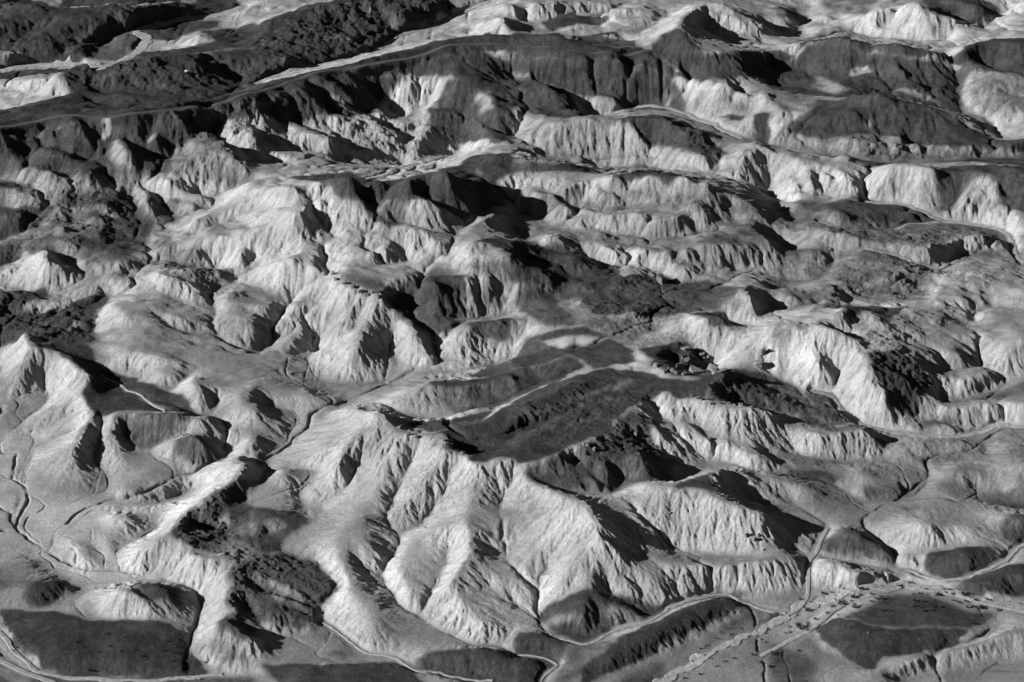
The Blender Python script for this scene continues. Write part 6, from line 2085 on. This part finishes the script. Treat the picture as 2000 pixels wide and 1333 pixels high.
def place(me,name,x,y,w,h,rz,tilt,label,cat,group=None,sink=.2):
    o=bpy.data.objects.new(name,me); C.objects.link(o)
    o.location=(x,y,pt(x,y)+h*(.5-sink)); o.rotation_euler=(tilt,tilt*.6,rz); o.scale=(w,w*.85,h)
    o['label']=label; o['category']=cat
    if group: o['group']=group
    return o
size_w=lambda m:'small' if m<3 else ('middle-sized' if m<6 else ('large' if m<8.5 else 'huge'))
RL={ (1340,684):'tilted flat slab still leaning on the edge of the dark plateau',(1326,716):'upright rounded block at the left of the rockfall hollow',
(1361,724):'longest slab, with a flat top and shaded front, in the middle of the rockfall hollow',(1391,722):'broad rounded block at the right of the longest slab',
(1371,696):'pale block perched above the longest slab, upper of two',(1376,706):'pale block perched above the longest slab, lower of two',
(1396,708):'flat slab behind the broad rounded block',(1342,707):'narrow slab leaning between the upright block and the longest slab',
(1297,729):'pale block at the left end of the fallen rocks',(1314,728):'pale block second from the left end of the fallen rocks',
(1335,732):'block in front of the upright rounded block',(1338,700):'dark slab behind the upright rounded block, under the plateau edge',
(1281,716):'shaded block with a bright rim at the far left of the rockfall hollow',(1400,729):'low slab at the foot of the broad rounded block',
(1412,724):'low slab right of the broad rounded block, by the ridge crest',(1481,712):'slab at the foot of the pale rock pillar',
(1320,732):'small block in front of the gap between the pale blocks and the upright block',(1383,697):'narrow block right of the two perched pale blocks',
(1366,687):'dark slab at the back of the rockfall hollow',(1306,723):'smallest block, between the pale blocks at the left of the hollow',
(1292,555):'huge lone dark rock with a pale foot, casting a long shadow on the open flat',(1489,690):'tall pale rock pillar standing at the right of the rockfall',
(364,144):'bright white rock on the dark slope at the upper left',(1308,998):'pale round boulder on the gullied front scarp',
(1459,1048):'leftmost block of the cluster at the scarp foot',(1474,1055):'middle block of the cluster at the scarp foot',(1482,1046):'right and upper block of the cluster at the scarp foot',
(1491,1075):'small dark block below the cluster at the scarp foot',(727,574):'thin pillar with a dark crack beside it on the rim of the pale mesa',
(738,580):'end block of the ledge on the rim of the pale mesa'}
for i,ln in enumerate([l for l in ROCKS.split('\n') if len(l)>5]):
    f=ln.split(); x,y,w_,h_=map(float,f[:4]); kd=f[4]; px,py=int(f[5]),int(f[6])
    dark=(px,py) in ((1292,555),(1338,700),(1366,687)) or kd=='block' and 760<py<800
    me=rock_mesh('boulder',kd,100+i*3,M_PALE if (px,py)==(364,144) else (M_DARK if dark else M_ROCK))
    grp=None; lab=RL.get((px,py))
    if 640<px<740 and 530<py<585: grp='ledge blocks on the mesa rim'; lab=lab or 'blocky ledge of caprock on the rim of the pale mesa'
    elif 780<px<910 and 830<py<890: grp='rocks on the main crest'; lab='weathered pale rock on the crest of the fluted main ridge'
    elif 1130<px<1250 and 830<py<890: grp='rocks on the broken slope'; lab='rough block among rubble below the dark plateau edge'
    elif kd=='pale' and px<400: grp='fallen stones below the cliff'; lab='small pale stone fallen between the dark cliff and the cone hill'
    elif kd=='pale': grp='stones on the terrace'; lab='tiny pale stone at the edge of the dark gravel terrace'
    elif 1350<=px<1450 and 765<py<795: grp='rocks along the plateau rim'; lab='block in the broken rim above the fluted pale slope'
    elif py>1040 and px<1500: grp='blocks at the scarp foot'
    elif 1270<px<1420: grp='fallen blocks in the rockfall hollow'
    lab=lab or 'rough block at the broken edge of the dark plateau'
    if lab and len(lab.split())>16: lab=' '.join(lab.split()[:16])
    place(me,'rock_pillar' if kd=='pillar' else 'boulder',x,y,w_,h_,rng.uniform(0,6.28) if kd!='slab' else rng.uniform(-.5,.5),0 if kd=='pillar' else rng.uniform(-.2,.2),lab,'rock' if kd!='pillar' else 'rock pillar',grp,.3)
# ---------------------------------------------------------------- shrubs: many small leaf faces on a spread of thin stems
def shrub_meshes(seed,n=420):
    r=np.random.default_rng(seed); nst=r.integers(6,10); tips=[]; V=[];Fc=[]
    SV=[];SF=[]
    for s in range(nst):
        a=r.uniform(0,6.28); lean=r.uniform(.15,.48); hh=r.uniform(.28,.52); p0=np.array([0,0,-.08]); p1=np.array([math.cos(a)*lean*.5,math.sin(a)*lean*.5,hh*.55]); p2=np.array([math.cos(a)*lean,math.sin(a)*lean,hh]); tips.append((p1,p2))
        for A,B,ra,rb in ((p0,p1,.02,.013),(p1,p2,.013,.005)):
            b0=len(SV)
            for q,rr in ((A,ra),(B,rb)):
                for t in range(5): SV.append((q[0]+rr*math.cos(t*1.2566),q[1]+rr*math.sin(t*1.2566),q[2]))
            for t in range(5): SF.append((b0+t,b0+(t+1)%5,b0+5+(t+1)%5,b0+5+t))
    for k in range(n):
        a,b=tips[r.integers(nst)]; t=r.uniform(.2,1.15); c=a+(b-a)*t+r.normal(0,.075,3); c[2]=max(c[2],.01)
        u1=r.normal(size=3); u1/=np.linalg.norm(u1); u2=np.cross(u1,r.normal(size=3)); u2/=np.linalg.norm(u2)+1e-9; s=r.uniform(.022,.05); b0=len(V)
        V+= [tuple(c-u1*s-u2*s*.5),tuple(c+u1*s-u2*s*.5),tuple(c+u1*s*.7+u2*s*.5),tuple(c-u1*s*.7+u2*s*.5)]; Fc.append((b0,b0+1,b0+2,b0+3))
    f=bpy.data.meshes.new('foliage'); f.from_pydata(V,[],Fc); f.materials.append(M_LEAF)
    st=bpy.data.meshes.new('stems'); st.from_pydata(SV,[],SF); st.materials.append(M_STEM)
    return f,st
SM=[shrub_meshes(s) for s in range(6)]
SMs=[shrub_meshes(20+s,90) for s in range(4)]
def shrub(x,y,w_,label,group,parts=True):
    s=w_*.92
    if parts:
        f,st=SM[rng.integers(6)]
        e=bpy.data.objects.new('desert_shrub',None); C.objects.link(e); e.empty_display_size=.5
        a=bpy.data.objects.new('foliage',f); b=bpy.data.objects.new('stems',st); C.objects.link(a); C.objects.link(b); a.parent=e; b.parent=e
    else:
        f,st=SMs[rng.integers(4)]; e=bpy.data.objects.new('desert_shrub',f); C.objects.link(e)
    e.location=(x,y,pt(x,y)); e.rotation_euler=(0,0,rng.uniform(0,6.28)); e.scale=(s,s,s*rng.uniform(.75,1.0))
    e['label']=label; e['category']='shrub'
    if group: e['group']=group
SN={(1564,1231):'largest dark spreading shrub beside the valley track, left of the dark terrace tip',(1667,1169):'big dark shrub below the cut cliff, just above the valley track',
(1637,1180):'wide ragged shrub between the valley track and the pale flat',(1680,1150):'dark shrub tucked against the foot of the cut cliff',
(1573,1194):'lone dark shrub on pale sand where the ramp track ends',(1669,1186):'dark shrub on the terrace side of the valley track, below the cut cliff',
(1829,1163):'dark round shrub at the top edge of the gravel flat',(1884,1165):'widest shrub by the wash at the foot of the pale bluff',
(1914,1188):'broad double shrub between the gravel flat and the track bend',(1898,1219):'lone shrub low on the right of the gravel flat',
(176,1312):'large dark shrub at the lower edge of the bottom left terrace',(1508,1281):'big shrub on the sand left of the terrace tip, at the bottom',
(1563,1171):'shrub just left of the ramp track foot',(1604,1160):'shrub on pale sand right of the ramp track foot',(1624,1186):'shrub left of the wide ragged shrub',
(1578,1220):'shrub directly above the largest spreading shrub'}
for ln in SHRUBS.split('\n'):
    if len(ln)<5: continue
    f=ln.split(); x,y,w_=map(float,f[:3]); px,py=int(f[3]),int(f[4]); lab=SN.get((px,py)); grp='shrubs in and beside the wash'
    if not lab:
        if px<450: lab,grp='small dark shrub on the bottom left gravel terrace','shrubs on the bottom left terrace'
        elif px<1500: lab,grp='small dark shrub on the sloping sand left of the valley track','shrubs on the sand slope'
        elif px<1770: lab,grp='low dark shrub along the valley track near the cut cliff','shrubs along the track'
        else: lab,grp='low dark shrub on the grey gravel flat or its wash edge','shrubs on the gravel flat'
    shrub(x,y,w_,lab,grp,w_>1.3)
cnt=0
for kd,nm,wd,x,y,z in BEDS:
    lim={'bend':36,'east':22,'inner':10,'lower':8,'far':28,'braid':50,'front':4,'side':6,'cornerleft':6}.get(nm,0)
    for _ in range(lim):
        i=rng.integers(2,len(x)-2); s=rng.choice([-1,1]); tx,ty=x[i+1]-x[i-1],y[i+1]-y[i-1]; m=math.hypot(tx,ty)+1e-9
        o=s*(wd*.5+abs(rng.normal(0,1.6 if nm!='braid' else 8)))
        lab={'far':'tiny dark shrub dotting the pale riverbed at the upper left','bend':'tiny dark shrub lining the wash that bends round the foot of the fluted hill','braid':'tiny dark shrub on the braided gravel beside the valley track'}.get(nm,'tiny dark shrub dotting the edge of a narrow pale wash')
        shrub(x[i]-ty/m*o,y[i]+tx/m*o,rng.uniform(.9,2.0)*(1.3 if nm=='far' else 1),lab,'tiny shrubs along the '+{'far':'far riverbed','bend':'bending wash','braid':'braided gravel'}.get(nm,'narrow washes'),False); cnt+=1
print('done',time.time()-T0,cnt)
